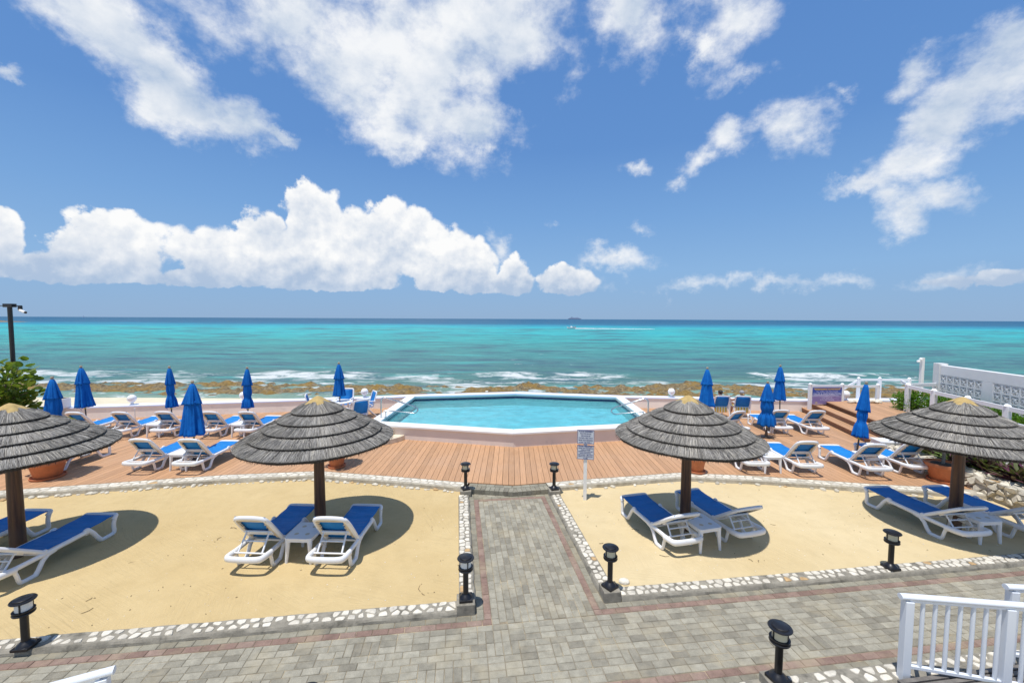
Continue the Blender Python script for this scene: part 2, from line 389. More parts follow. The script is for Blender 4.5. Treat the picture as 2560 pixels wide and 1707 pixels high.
def mk_sand(name, ca, cb):
    m, t, b = newmat(name); p = wpos(t)
    big = t.noise(p, .55, 4, .55); mid = t.noise(p, 4, 5, .65); fine = t.noise(p, 110, 3, .7)
    c = t.mix(t.rng(big, .3, .7), ca, cb)
    c = t.mix(t.m('MULTIPLY', t.rng(mid, .45, .75), .35), c, tuple(q*.82 for q in ca))
    c = t.mix(t.m('MULTIPLY', t.rng(fine, .66, .74), .5), c, (.28, .19, .10))
    c = t.mix(t.m('MULTIPLY', t.rng(t.noise(p, 160, 2, .5), .70, .76), .8), c, (.85, .80, .70))
    t.put(c, b.inputs['Base Color']); b.inputs['Roughness'].default_value = .95; b.inputs['Specular IOR Level'].default_value = .1
    # rake strokes: straight runs whose direction changes from patch to patch
    vz = t.n('ShaderNodeTexVoronoi'); vz.inputs['Scale'].default_value = .62
    t.put(t.vm('ADD', p, t.vm('SCALE', t.noise(p, 1.3, 3, .6, out=1), .9)), vz.inputs['Vector'])
    vr = t.n('ShaderNodeVectorRotate', rotation_type='Z_AXIS'); t.put(p, vr.inputs['Vector'])
    t.put(t.m('MULTIPLY_ADD', t.xyz(vz.outputs['Color'])[0], 1.9, -.25), vr.inputs['Angle'])
    class _o: pass
    wv = _o(); wv.outputs = [t.noise(t.vm('MULTIPLY', vr.outputs[0], (1.5, 24, 1)), 1, 4, .6)]
    patch = t.rng(t.noise(p, .7, 3, .5), .40, .62)
    h = t.m('ADD', t.m('MULTIPLY', wv.outputs[0], t.m('MULTIPLY_ADD', patch, 1.1, .25)), t.m('ADD', t.m('MULTIPLY', mid, .75), t.m('MULTIPLY', fine, .22)))
    dv = t.n('ShaderNodeTexVoronoi', feature='SMOOTH_F1'); t.put(t.vm('ADD', p, t.vm('SCALE', t.noise(p, 3, 2, .5, out=1), .25)), dv.inputs['Vector']); dv.inputs['Scale'].default_value = 3.2
    dent = t.m('MULTIPLY', t.rng(dv.outputs['Distance'], .05, .38, -.9, 0, True), t.rng(t.noise(p, .45, 3, .5), .52, .66))
    t.put(t.bump(t.m('ADD', h, dent), .5, .036), b.inputs['Normal'])
    return m
MT['sand'] = mk_sand('sand', (.525, .39, .192), (.60, .462, .245)); MT['sand_pale'] = mk_sand('pale_sand', (.60, .47, .262), (.665, .54, .325))
def mk_paver(name, c0, c1, c2):
    m, t, b = newmat(name); p = wpos(t); r = rand01(t)
    c = t.ramp(r, [(0, c0), (.25, c1), (.6, c2), (.85, c1), (1, c0)])
    n = t.noise(p, 9, 5, .65); g = t.noise(p, 150, 3, .7)
    c = t.mix(1.0, c, t.ramp(n, [(.25, (.72,)*3), (.75, (1.2,)*3)]), 'MULTIPLY')
    c = t.mix(1.0, c, t.ramp(g, [(.3, (.75,)*3), (.7, (1.22,)*3)]), 'MULTIPLY')
    c = t.mix(t.m('MULTIPLY', t.rng(t.noise(p, 2.1, 5, .6), .5, .72), .45), c, (.44, .37, .24))   # drifted sand
    t.put(c, b.inputs['Base Color']); b.inputs['Roughness'].default_value = .92; b.inputs['Specular IOR Level'].default_value = .2
    t.put(t.bump(t.m('ADD', g, n), .5, .006), b.inputs['Normal']); return m
MT['paver'] = mk_paver('grey_paver', (.235, .215, .168), (.31, .287, .225), (.37, .343, .27))
MT['paver_dark'] = mk_paver('dark_paver', (.21, .192, .15), (.26, .24, .185), (.31, .29, .225))
MT['paver_red'] = mk_paver('red_paver', (.225, .150, .12), (.265, .178, .142), (.30, .215, .172))
MT['joint'] = simple('joint_sand', (.24, .195, .13), .95, var=.2, vs=14, bump=.4, bs=90, dirt=((.62, .50, .31), 2.6, .50))
def mk_deck(name, base):
    m, t, b = newmat(name); p = wpos(t); r = rand01(t)
    c = t.ramp(r, [(0, tuple(q*.86 for q in base)), (.5, base), (1, tuple(min(1, q*1.10) for q in base))])
    g = t.noise(t.vm('MULTIPLY', p, (60, 2.2, 10)), 1, 4, .6)
    c = t.mix(1.0, c, t.ramp(g, [(.3, (.84,)*3), (.7, (1.14,)*3)]), 'MULTIPLY')
    c = t.mix(t.m('MULTIPLY', t.rng(t.noise(p, .9, 4, .6), .45, .75), .35), c, (.50, .33, .22))
    t.put(c, b.inputs['Base Color']); b.inputs['Roughness'].default_value = .62; b.inputs['Specular IOR Level'].default_value = .3
    x, y, z = t.xyz(p)
    t.put(t.bump(t.m('ADD', t.m('MULTIPLY', t.m('SINE', t.m('MULTIPLY', x, 420)), .25), g), .25, .004), b.inputs['Normal']); return m
MT['deck'] = mk_deck('deck_board', (.50, .285, .152))
MT['deckgap'] = simple('deck_gap', (.10, .045, .025), .95, var=.2)
MT['fascia'] = mk_deck('deck_fascia', (.30, .155, .09))
def mk_thatch():
    m, t, b = newmat('thatch'); r = t.n('ShaderNodeNewGeometry').outputs['Random Per Island']; p = objpos(t)
    c = t.ramp(r, [(0, (.06, .053, .046)), (.25, (.18, .168, .152)), (.6, (.30, .285, .26)), (.85, (.44, .415, .375)), (1, (.60, .55, .45))])
    n = t.noise(p, 3, 3, .6)
    c = t.mix(1.0, c, t.ramp(n, [(.3, (.8,)*3), (.7, (1.2,)*3)]), 'MULTIPLY')
    t.put(c, b.inputs['Base Color']); b.inputs['Roughness'].default_value = .8; b.inputs['Specular IOR Level'].default_value = .25; return m
MT['thatch'] = mk_thatch()
MT['thatch_under'] = simple('thatch_under', (.035, .028, .022), .95, var=.3, vs=20, bump=.8, bs=60)  # dark brown underside; rim shadow between tiers is put into this colour
MT['thatch_cap'] = simple('thatch_cap', (.46, .325, .125), .85, var=.18, vs=14, bump=.5, bs=40)
def mk_post():
    m, t, b = newmat('timber_post'); p = objpos(t)
    g = t.noise(t.vm('MULTIPLY', p, (26, 26, 1.6)), 1, 5, .6); n = t.noise(p, 1.7, 3, .5)
    c = t.ramp(g, [(.25, (.025, .012, .006)), (.5, (.085, .036, .016)), (.75, (.17, .075, .03))])
    x, y, z = t.xyz(p)
    c = t.mix(t.m('MULTIPLY', t.rng(t.m('ADD', z, t.m('MULTIPLY', n, .8)), 1.0, .35), .45), c, (.16, .13, .11))
    t.put(c, b.inputs['Base Color']); b.inputs['Roughness'].default_value = .5
    t.put(t.bump(g, .5, .01), b.inputs['Normal']); return m
MT['post'] = mk_post()
def mk_sea():
    m, t, b = newmat('sea_water'); p = wpos(t); x, y, z = t.xyz(p)
    ly = t.m('LOGARITHM', t.m('MAXIMUM', y, 10), 10)
    # broad patches of sand and reef, long along the shore
    q = t.comb(t.m('MULTIPLY', x, t.m('DIVIDE', 14, t.m('ADD', y, 40))), t.m('MULTIPLY', ly, 26), 0)
    n1 = t.noise(t.vm('MULTIPLY', q, (.16, .30, 1)), 1, 5, .6)
    n2 = t.noise(t.vm('MULTIPLY', q, (.62, 1.1, 1)), 1, 6, .68)
    l2 = t.m('ADD', ly, t.m('MULTIPLY_ADD', n1, .26, -.13))
    c = t.ramp(t.rng(l2, 1.45, 3.05), [
        (.0, (.15, .24, .19)), (.07, (.06, .14, .125)), (.16, (.055, .16, .16)), (.27, (.05, .215, .205)), (.37, (.04, .265, .255)),
        (.47, (.03, .30, .315)), (.545, (.035, .285, .285)), (.60, (.025, .30, .335)), (.65, (.02, .23, .30)), (.70, (.018, .155, .235)), (.77, (.016, .095, .165)), (1, (.012, .075, .142))])
    reef = t.m('MULTIPLY', t.rng(n2, .47, .64), t.rng(l2, 2.62, 2.30, .12, .85))
    c = t.mix(reef, c, (.045, .095, .125))
    n4 = t.noise(t.vm('MULTIPLY', q, (2.4, 3.6, 1)), 1, 6, .68)
    c = t.mix(1.0, c, t.ramp(n4, [(.3, (.80, .84, .87)), (.5, (1, 1, 1)), (.72, (1.28, 1.24, 1.2))]), 'MULTIPLY')
    lite = t.m('MULTIPLY', t.rng(t.noise(t.vm('MULTIPLY', q, (.4, 1.7, 3)), 1, 4, .6), .54, .70), t.rng(l2, 2.6, 2.3, 0, .55))
    c = t.mix(lite, c, (.06, .34, .31))
    c = t.mix(1.0, c, (1.42, 1.36, 1.36), 'MULTIPLY')
    # foam: surf line by the rocks, wave crests and a few whitecaps
    pw = t.vm('ADD', p, t.vm('SCALE', t.noise(p, .16, 3, .5, out=1), 5.0))
    fn = t.noise(t.vm('MULTIPLY', pw, (.28, .55, 1)), 1, 7, .68)
    f2 = t.noise(t.vm('MULTIPLY', p, (.10, .02, 1)), 1, 3, .5)
    band = t.m('ADD', t.rng(y, 34.0, 37.5, -.6, .05, True), t.rng(y, 38.5, 49, 0, -.36, True))
    foam = t.rng(t.m('ADD', t.m('ADD', fn, band), t.m('MULTIPLY_ADD', f2, .75, -.375)), .55, .70)
    fnear = t.rng(t.m('ADD', fn, t.rng(y, 28, 36, .0, .06)), .545, .64)
    foam = t.m('MAXIMUM', foam, t.m('MULTIPLY', fnear, t.rng(y, 37, 35, 0, .9)))
    crest = t.m('MULTIPLY', t.rng(t.noise(t.vm('MULTIPLY', pw, (.10, .55, 1)), 1, 6, .7), .66, .72), t.rng(y, 120, 45, 0, .8))
    far = t.m('MULTIPLY', t.rng(t.noise(t.vm('MULTIPLY', q, (1.6, 5.5, 1)), 1, 4, .7), .735, .77), t.rng(ly, 2.3, 2.6, .0, .55))
    foam = t.m('MAXIMUM', foam, t.m('MAXIMUM', crest, far))
    c = t.mix(foam, c, (.62, .65, .64))
    h1 = t.noise(t.vm('MULTIPLY', p, (.5, 1.3, 1)), 1, 6, .65); h2 = t.noise(t.vm('MULTIPLY', p, (.07, .2, 1)), 1, 4, .6)
    nb = t.bump(t.m('ADD', h1, t.m('MULTIPLY', h2, 3)), .9, .55)
    df = t.n('ShaderNodeBsdfDiffuse'); t.put(c, df.inputs[0]); t.put(nb, df.inputs['Normal'])
    gl = t.n('ShaderNodeBsdfGlossy'); gl.inputs['Roughness'].default_value = .22; t.put(nb, gl.inputs['Normal'])
    fr = t.n('ShaderNodeFresnel'); fr.inputs[0].default_value = 1.33; t.put(nb, fr.inputs['Normal'])
    mx = t.n('ShaderNodeMixShader'); t.put(t.m('MULTIPLY', t.m('MINIMUM', fr.outputs[0], .20), t.m('SUBTRACT', 1, foam)), mx.inputs[0])
    t.put(df.outputs[0], mx.inputs[1]); t.put(gl.outputs[0], mx.inputs[2]); t.put(mx.outputs[0], t.N['Material Output'].inputs[0])
    return m
MT['sea'] = mk_sea()
def mk_poolwater():
    m, t, b = newmat('pool_water'); p = wpos(t)
    h = t.m('ADD', t.noise(t.vm('MULTIPLY', p, (1.3, 2.6, 1)), 1, 4, .55), t.m('MULTIPLY', t.noise(p, 9, 3, .5), .25))
    nb = t.bump(h, .55, .10)
    tr = t.n('ShaderNodeBsdfTransparent'); tr.inputs[0].default_value = (.52, .84, .90, 1)
    gl = t.n('ShaderNodeBsdfGlossy'); gl.inputs['Roughness'].default_value = .03; t.put(nb, gl.inputs['Normal'])
    fr = t.n('ShaderNodeFresnel'); fr.inputs[0].default_value = 1.33; t.put(nb, fr.inputs['Normal'])
    mx = t.n('ShaderNodeMixShader'); t.put(t.m('MULTIPLY', fr.outputs[0], .9), mx.inputs[0]); t.put(tr.outputs[0], mx.inputs[1]); t.put(gl.outputs[0], mx.inputs[2])
    t.put(mx.outputs[0], t.N['Material Output'].inputs[0]); return m
MT['poolwater'] = mk_poolwater()
MT['basin'] = simple('basin_paint', (.40, .62, .64), .8, var=.16, vs=1.6)
MT['tile'] = simple('pool_tile', (.010, .014, .075), .15, var=.4, vs=30)
MT['poolinner'] = simple('pool_inner_paint', (.55, .66, .62), .8, var=.06, vs=2)
def mk_rock():
    m, t, b = newmat('shore_rock'); p = wpos(t); x, y, z = t.xyz(p)
    n = t.noise(p, .9, 6, .65); n2 = t.noise(p, 4.5, 5, .7)
    c = t.ramp(n2, [(.30, (.035, .026, .015)), (.44, (.13, .095, .045)), (.58, (.26, .19, .085)), (.75, (.40, .32, .18))])  # dark end of the ramp paints shade into the crevices
    c = t.mix(t.m('MULTIPLY', t.rng(n, .47, .60), .8), c, t.mix(n2, (.10, .055, .008), (.42, .25, .03)))
    c = t.mix(t.m('MULTIPLY', t.rng(t.noise(p, 2.2, 4, .6), .60, .70), .55), c, (.36, .35, .32))
    t.put(c, b.inputs['Base Color']); b.inputs['Roughness'].default_value = .7
    t.put(t.bump(n2, 1, .15), b.inputs['Normal']); return m
MT['rock'] = mk_rock()
MT['beach'] = simple('wet_sand', (.66, .58, .41), .7, var=.12, vs=.8, bump=.3, bs=5)
MT['ramp'] = simple('ramp_paving', (.34, .33, .30), .9, var=.18, vs=6, bump=.3, bs=60, dirt=((.36, .24, .19), .8, .5))
def mk_banner():
    m, t, b = newmat('banner_print'); tc = t.n('ShaderNodeTexCoord').outputs['Object']; x, y, z = t.xyz(tc)
    n = t.noise(t.vm('MULTIPLY', tc, (2.2, 1, 9)), 1, 5, .6)
    v = t.m('ADD', t.rng(z, -.38, .38), t.m('MULTIPLY_ADD', n, .22, -.11))
    c = t.ramp(v, [(0, (.36, .30, .52)), (.2, (.25, .19, .42)), (.44, (.24, .19, .42)), (.52, (.42, .44, .66)), (.57, (.08, .14, .42)), (.8, (.035, .07, .36)), (1, (.12, .09, .32))])
    n3 = t.noise(t.vm('MULTIPLY', tc, (2.5, 1, 14)), 1, 3, .5)
    c = t.mix(t.m('MULTIPLY', t.m('MULTIPLY', t.rng(n3, .56, .62), t.rng(z, .06, -.02)), t.rng(x, .05, .3)), c, (.10, .07, .17))
    t.put(c, b.inputs['Base Color']); b.inputs['Roughness'].default_value = .5; return m
MT['banner'] = mk_banner()
MT['yellowprint'] = simple('yellow_print', (.62, .42, .06), .6, var=.03)
MT['paleprint'] = simple('pale_print', (.55, .57, .78), .6, var=.03)
MT['darkprint'] = simple('dark_print', (.10, .08, .16), .6, var=.03)
MT['goldprint'] = simple('gold_print', (.50, .42, .30), .6, var=.1)
MT['signface'] = simple('sign_face', (.56, .60, .66), .45, var=.03)
MT['navy'] = simple('navy_print', (.04, .05, .20), .5, var=.05)
def mk_towel():
    m, t, b = newmat('striped_towel'); p = objpos(t); x, y, z = t.xyz(p)
    s = t.rng(t.m('SINE', t.m('MULTIPLY', x, 62)), -.1, .1)
    t.put(t.mix(s, (.72, .52, .02), (.80, .78, .66)), b.inputs['Base Color']); b.inputs['Roughness'].default_value = .95; return m
MT['towel'] = mk_towel()
# ------------------------------------------------------------------ levels and plan lines
DZ, SZ, SEA, UZ = .125, .030, -1.5, .63            # deck, sand, sea, upper deck
TH = R(7.5); E1 = Vector((math.cos(TH), math.sin(TH), 0)); E2 = Vector((-math.sin(TH), math.cos(TH), 0))
def ST(s, t, z=0): return E1*(s+.035)+E2*(t-.2)+Vector((0, 0, z))
DF = [W(px, py, DZ) for px, py in [(0,1225), (560,1186), (800,1176), (1000,1191), (1155,1204), (1284,1212), (1360,1206), (1463,1197), (1700,1180), (1900,1189), (2155,1206.6), (2460,1224)]]
DF = [Vector((-22, DF[0].y-2.2, DZ))]+DF+[Vector((13.5, DF[-1].y-.45, DZ))]
def interp(P, x):
    for a, b in zip(P, P[1:]):
        if a[0] <= x <= b[0]: return a[1]+(b[1]-a[1])*(x-a[0])/(b[0]-a[0])
    return P[0][1] if x < P[0][0] else P[-1][1]
def yF(x): return interp(DF, x)
PO = [(.06, 12.15), (-4.75, 13.15), (-4.62, 17.75), (.18, 18.6), (4.95, 17.8), (4.95, 13.15)]
SWL = [(-26, 13.4), (-19, 14.75), (-14.1, 15.75), (-5.6, 17.45), PO[2]]
SWR = [PO[4], (6.4, 17.75), (10.6, 17.35), (12.3, 17.25), (17.6, 17.5)]
SWALL = SWL+[PO[3]]+SWR
def yBack(x):
    if PO[1][0] < x < PO[5][0]: return interp([PO[1], PO[0], PO[5]], x)+.08
    return interp(SWALL, x)+.02
ST0, ST1 = W(2001, 1027, DZ), W(2152, 1100, DZ)
sd = (ST0-ST1).normalized(); STEPB = ST1-sd*((ST1.y-11.9)/sd.y); STEPT = ST0+sd*.2
sn = Vector((sd.y, -sd.x, 0))                     # towards the upper deck

# ------------------------------------------------------------------ ground, beach, sea
mb = MB()
prof = [(-45, -.07), (18.9, -.07), (19.3, -1.15), (26, -1.42), (33, -1.75), (40, -2.6), (400, -3.2)]
for x0, x1 in ((-400, 400),):
    vs = []; fs = []
    for i, (y, z) in enumerate(prof): vs += [(x0, y, z), (x1, y, z)]
    for i in range(len(prof)-1): fs.append((2*i, 2*i+1, 2*i+3, 2*i+2))
    mb.add(vs, fs)
struct('ground', mb.build('ground', MT['beach']))
vs = []; fs = []; rows, cols = 300, 300
for i in range(rows):
    y = 21.5*(1.0248**i)
    sp = y*.025
    for j in range(cols):
        a = R(-76+152*j/(cols-1)); x = math.tan(a)*y*.98
        amp = max(0, 1-sp/3.5)
        h = 0
        if amp > 0:
            h = .17*mnoise.noise(Vector((x*.09, y*.34, 1.3)))+.08*mnoise.noise(Vector((x*.3, y*.8, 5.1)))
            h += .42*max(0, mnoise.noise(Vector((x*.055, 3.3, 7.7)))+.25)*math.exp(-((y-41-2.5*mnoise.noise(Vector((x*.05, 9, 2))))/1.5)**2)
            h *= amp*min(1, max(.12, (y-33)/5))
        vs.append((x, y, SEA+h))
for i in range(rows-1):
    for j in range(cols-1): fs.append((i*cols+j, i*cols+j+1, (i+1)*cols+j+1, (i+1)*cols+j))
struct('sea', MB().add(vs, fs).build('sea', MT['sea'], smooth='full'))
vs = []; fs = []; nx, ny = 460, 64
for i in range(ny):
    y = 24+15*i/(ny-1)
    for j in range(nx):
        x = -58+116*j/(nx-1)
        e0 = 28.2+2.2*mnoise.noise(Vector((x*.12, 4.2, 0)))+1.3*mnoise.noise(Vector((x*.5, 8, 0)))
        e1 = 34.3+2.2*mnoise.noise(Vector((x*.10, 14.2, 0)))+1.0*mnoise.noise(Vector((x*.45, 18, 0)))
        pl = min(1, max(0, (y-e0)/1.0))*min(1, max(0, (e1-y)/.9))
        n = fbm(x*.30, y*.55, 2.0, 5); n2 = fbm(x*1.4, y*1.8, 7.0, 4)
        z = -2.25+pl*(.765+.26*n+.17*n2+.14*abs(n2))
        vs.append((x, y, z))
for i in range(ny-1):
    for j in range(nx-1): fs.append((i*nx+j, i*nx+j+1, (i+1)*nx+j+1, (i+1)*nx+j))
struct('shore_rock', MB().add(vs, fs).build('shore_rock', MT['rock'], smooth=55))

# ------------------------------------------------------------------ stones by cells
def clip(poly, nx_, ny_, d):
    out = []
    for i in range(len(poly)):
        a, b = poly[i], poly[(i+1) % len(poly)]
        da, db = a[0]*nx_+a[1]*ny_-d, b[0]*nx_+b[1]*ny_-d
        if da <= 0: out.append(a)
        if (da < 0) != (db < 0) and abs(da-db) > 1e-9:
            k = da/(da-db); out.append((a[0]+(b[0]-a[0])*k, a[1]+(b[1]-a[1])*k))
    return out
def stone_strip(parent, L, Wd, fn, size, shrink, thick, mat, seed=1, aspect=1.0, skip=0.0, limit=290, rough=.25):
    rg = random.Random(seed); rowsn = max(1, round(Wd/size)); n = max(2, round(L/(size*aspect))); seeds = []
    for i in range(n):
        for r in range(rowsn):
            seeds.append((L*(i+.5+rg.uniform(-.36, .36)+(.25 if r % 2 else -.25))/n, Wd*(r+.5+rg.uniform(-.28, .28))/rowsn))
    cnt = 0
    for i, (u, v) in enumerate(seeds):
        if rg.random() < skip or cnt >= limit: continue
        poly = [(max(0, u-size*2.5), 0), (min(L, u+size*2.5), 0), (min(L, u+size*2.5), Wd), (max(0, u-size*2.5), Wd)]
        for j in range(max(0, i-3*rowsn-2), min(len(seeds), i+3*rowsn+3)):
            if j == i: continue
            q = seeds[j]; ex, ey = q[0]-u, q[1]-v
            poly = clip(poly, ex, ey, (q[0]*q[0]+q[1]*q[1]-u*u-v*v)/2)
            if len(poly) < 3: break
        if len(poly) < 3: continue
        cx = sum(p[0] for p in poly)/len(poly); cy = sum(p[1] for p in poly)/len(poly)
        k = shrink*rg.uniform(.74, 1.06)
        poly = [(cx+(p[0]-cx)*k*rg.uniform(.82, 1.06), cy+(p[1]-cy)*k*rg.uniform(.82, 1.06)) for p in poly]
        ch = []
        for a, b in zip(poly, poly[1:]+poly[:1]):
            ch += [(a[0]*.84+b[0]*.16, a[1]*.84+b[1]*.16), (a[0]*.16+b[0]*.84, a[1]*.16+b[1]*.84)]
        m = len(ch); th = thick*rg.uniform(.7, 1.25); vs = []
        tx, ty = rg.uniform(-rough, rough)*th, rg.uniform(-rough, rough)*th
        for (lv, kk) in ((-.012, 1.0), (th*.55, 1.0), (th, .90)):
            for p in ch:
                x, y = cx+(p[0]-cx)*kk, cy+(p[1]-cy)*kk
                w = lv if lv < 0 else lv+((x-cx)*tx+(y-cy)*ty)/max(size, .01)
                vs.append(fn(x, y, w))
        vs.append(fn(cx, cy, th*1.02))
        fs = []
        for a in range(2):
            for q in range(m): fs.append((a*m+q, a*m+(q+1) % m, (a+1)*m+(q+1) % m, (a+1)*m+q))
        for q in range(m): fs.append((2*m+q, 2*m+(q+1) % m, 3*m))
        mm = mat if rg.random() > .012 else MT['ochre']
        MB().add(vs, fs).build('stone', mm, parent, smooth=35)
        cnt += 1
def polyline_map(P):
    P = [Vector((p[0], p[1], 0)) for p in P]; acc = [0]
    for a, b in zip(P, P[1:]): acc.append(acc[-1]+(b-a).length)
    def f(u):
        for i in range(len(P)-1):
            if u <= acc[i+1] or i == len(P)-2:
                d = (P[i+1]-P[i]).normalized(); return P[i]+d*(u-acc[i]), Vector((d.y, -d.x, 0))
    return f, acc[-1]

# ------------------------------------------------------------------ paving
def paver_mesh(name, mat):
    mb = MB(); b = .006; h = .06
    vs = []
    for (z, k) in ((-h, 0), (-b, 0), (0, b)):
        for x, y in ((-.1, -.05), (.1, -.05), (.1, .05), (-.1, .05)):
            vs.append((x-math.copysign(k, x), y-math.copysign(k, y), z))
    fs = [(8, 9, 10, 11)]
    for a in range(2):
        for q in range(4): fs.append((a*4+q, a*4+(q+1) % 4, (a+1)*4+(q+1) % 4, (a+1)*4+q))
    return mb.add(vs, fs).mesh(name, mat)
PM = {k: paver_mesh('paver', MT[k]) for k in ('paver', 'paver_dark', 'paver_red')}
def lay(parent, items, maxn=296):
    """items: (s, t, along_s length, across length, rot90, kind)"""
    g = []
    for it in items:
        p = ST(it[0], it[1]); g.append(((p-Vector((0, 0, HC))).length, it))
    g.sort(key=lambda q: q[0])
    vis = [q for q in g if in_frame(ST(q[1][0], q[1][1]))]
    one = set(id(q[1]) for q in vis[:maxn])
    rest = {}
    for d, it in g:
        s, t, l, w, rot, kind = it
        p = ST(s, t, rnd.uniform(-.003, .002)); rz = TH+(math.pi/2 if rot else 0)+rnd.gauss(0, .008)
        if id(it) in one:
            o = link('paver', PM[kind], parent); o.location = p
            o.rotation_euler = (rnd.gauss(0, .008), rnd.gauss(0, .008), rz); o.scale = (l/.2, w/.1, 1)
        else:
            mb = rest.setdefault(kind, MB())
            m = Matrix.Translation(p) @ Matrix.Rotation(rz, 4, 'Z')
            me = PM[kind]; mb.add([m @ Vector((v.co.x*l/.2, v.co.y*w/.1, v.co.z)) for v in me.vertices], [tuple(f.vertices) for f in me.polygons])
    for k, mb in rest.items():
        o = mb.build('paver_field', MT[k], parent); o['kind'] = 'stuff'
def in_frame(p):
    d = p-Vector((0, 0, HC)); z = d.dot(_f)
    if z < .1: return False
    x = CX+FPX*d.dot(CR)/z; y = CY-FPX*d.dot(CU)/z
    return -20 < x < 2580 and -20 < y < 1725
J = .005
walk = MB().add([ST(-12, 3.4, -.009), ST(14, 3.4, -.009), ST(14, 5.6, -.009), ST(-12, 5.6, -.009)], [(0, 1, 2, 3)]).build('walkway', MT['joint']); struct('walkway', walk)
items = []
S0, S1 = -7.6, 10.4
def row(t, s0, s1, kind, off=0.0, w=.1):
    s = s0-off
    while s < s1-.03:
        a, b = max(s, s0), min(s+.2, s1)
        if b-a > .04: items.append(((a+b)/2, t, b-a-J, w-J, False, kind))
        s += .2
row(5.50, S0, .2, 'paver_dark', .07); row(5.40, S0, .4, 'paver_red', .13)
row(5.50, 2.0, S1, 'paver_dark', .02); row(5.40, 1.8, S1, 'paver_red', .09)
row(4.29, .6, S1, 'paver_red', .05); row(4.19, .6, S1, 'paver_dark', .11)
row(4.29, S0, .6, 'paver', .05); row(4.19, S0, .6, 'paver', .11)
# field of the walkway: running bond with turned patches
nr = 10; taken = set(); cells = int((S1-S0)/.1)
rgp = random.Random(5)
patches = []
for k in range(46):
    c0, r0 = rgp.randrange(0, cells-4), rgp.randrange(0, nr-1)
    patches.append((c0, r0, rgp.choice((2, 2, 4, 6))))
turn = set()
for c0, r0, n in patches:
    cs = [(c0+q, r0+w) for q in range(n) for w in (0, 1)]
    if any(c in turn for c in cs): continue
    turn.update(cs)
    for q in range(n): items.append((S0+(c0+q+.5)*.1, 4.345+(r0+1)*.1, .2-J, .1-J, True, 'paver'))
for r in range(nr):
    c = r % 2
    while c < cells-1:
        if (c, r) in turn: c += 1; continue
        ln = 2 if (c+1, r) not in turn else 1
        items.append((S0+(c+ln/2)*.1, 4.345+(r+.5)*.1, ln*.1-J, .1-J, False, 'paver')); c += ln
for t_ in (4.09, 3.99, 3.89, 3.79):
    row(t_, S0, 2.64, 'paver', .1*((round(t_*10)) % 2))
lay(walk, items)
path = MB().add([ST(.15, 5.55, -.008), ST(2.05, 5.55, -.008), ST(2.05, 9.9, -.008), ST(.15, 9.9, -.008)], [(0, 1, 2, 3)]).build('garden_path', MT['joint']); struct('garden_path', path)
items = []
def colm(s, t0, t1, kind, off):
    t = t0-off
    while t < t1-.03:
        a, b = max(t, t0), min(t+.2, t1)
        if b-a > .04: items.append((s, (a+b)/2, b-a-J, .1-J, True, kind))
        t += .2
colm(.25, 5.45, 9.5, 'paver_dark', 0); colm(.35, 5.45, 9.1, 'paver_red', .1)
colm(1.95, 5.45, 9.5, 'paver_dark', .05); colm(1.85, 5.45, 9.1, 'paver_red', .13)
row(9.05, .4, 1.8, 'paver_red', .1); row(9.15, .3, 1.9, 'paver_dark', 0); row(9.25, .3, 1.9, 'paver', .1); row(9.35, .3, 1.9, 'paver', 0); row(9.45, .3, 1.9, 'paver', .1)
for i in range(14):
    colm(.45+.1*i, 5.35, 9.0, 'paver', (i*.07+rgp.choice((0, .1))) % .2)
lay(path, items)

# step of stone pavers between path and deck
st = thing('paver_step', 'low step of dark grey pavers between the path and the deck', 'step', ST(1.1, 9.5))
inv = Matrix.Translation(-Vector(st.location))
stp = [(-.98, yF(-.98)), (.04, yF(.04)), (.82, yF(.82))]
mb = MB()
bd = [(p[0], p[1]-.0) for p in stp]+[(p[0], p[1]-.34) for p in reversed(stp)]
mb.prism([(q[0]-st.location.x, q[1]-st.location.y) for q in bd], -.05, .094); mb.build('step_body', MT['paver_dark'], st)
f, L = polyline_map(stp)
for (v0, v1, n) in ((.135, .345, 17), (.0, .13, 9)):
    for i in range(n):
        p, nn = f(L*(i+.5)/n); a = math.atan2(nn.y, nn.x)+math.pi/2
        c = p+nn*((v0+v1)/2)
        MB().box((c.x-st.location.x, c.y-st.location.y, .057), (L/n-.008, v1-v0-.006, .1), rz=a).build('paver', MT['paver_dark'], st, bevel=.006)

# ------------------------------------------------------------------ sand beds and kerbs
def sand_bed(s0, s1, nm, mt, ns=150, nt=60):
    vs = []; fs = []
    for j in range(ns+1):
        s = s0+(s1-s0)*j/ns; tb = 5.72; tt = 9.0
        for _ in range(6):
            p = ST(s, tt); tt += (yF(p.x)-.10-p.y)/math.cos(TH)
        for i in range(nt+1):
            p = ST(s, tb+(tt-tb)*i/nt)
            z = .047-.040*i/nt+.012*min(1, (nt-i)/8)*min(1, i/8)*fbm(p.x*.7, p.y*.7, 3, 3)+.006*fbm(p.x*3, p.y*3, 9, 3)
            vs.append((p.x, p.y, z))
    for j in range(ns):
        for i in range(nt):
            a = j*(nt+1)+i; fs.append((a, a+nt+1, a+nt+2, a+1))
    return struct(nm, MB().add(vs, fs).build(nm, MT[mt], smooth='full'))
sand_bed(-13.5, .12, 'sand_bed', 'sand'); sand_bed(2.08, 14.0, 'sand_bed', 'sand_pale')
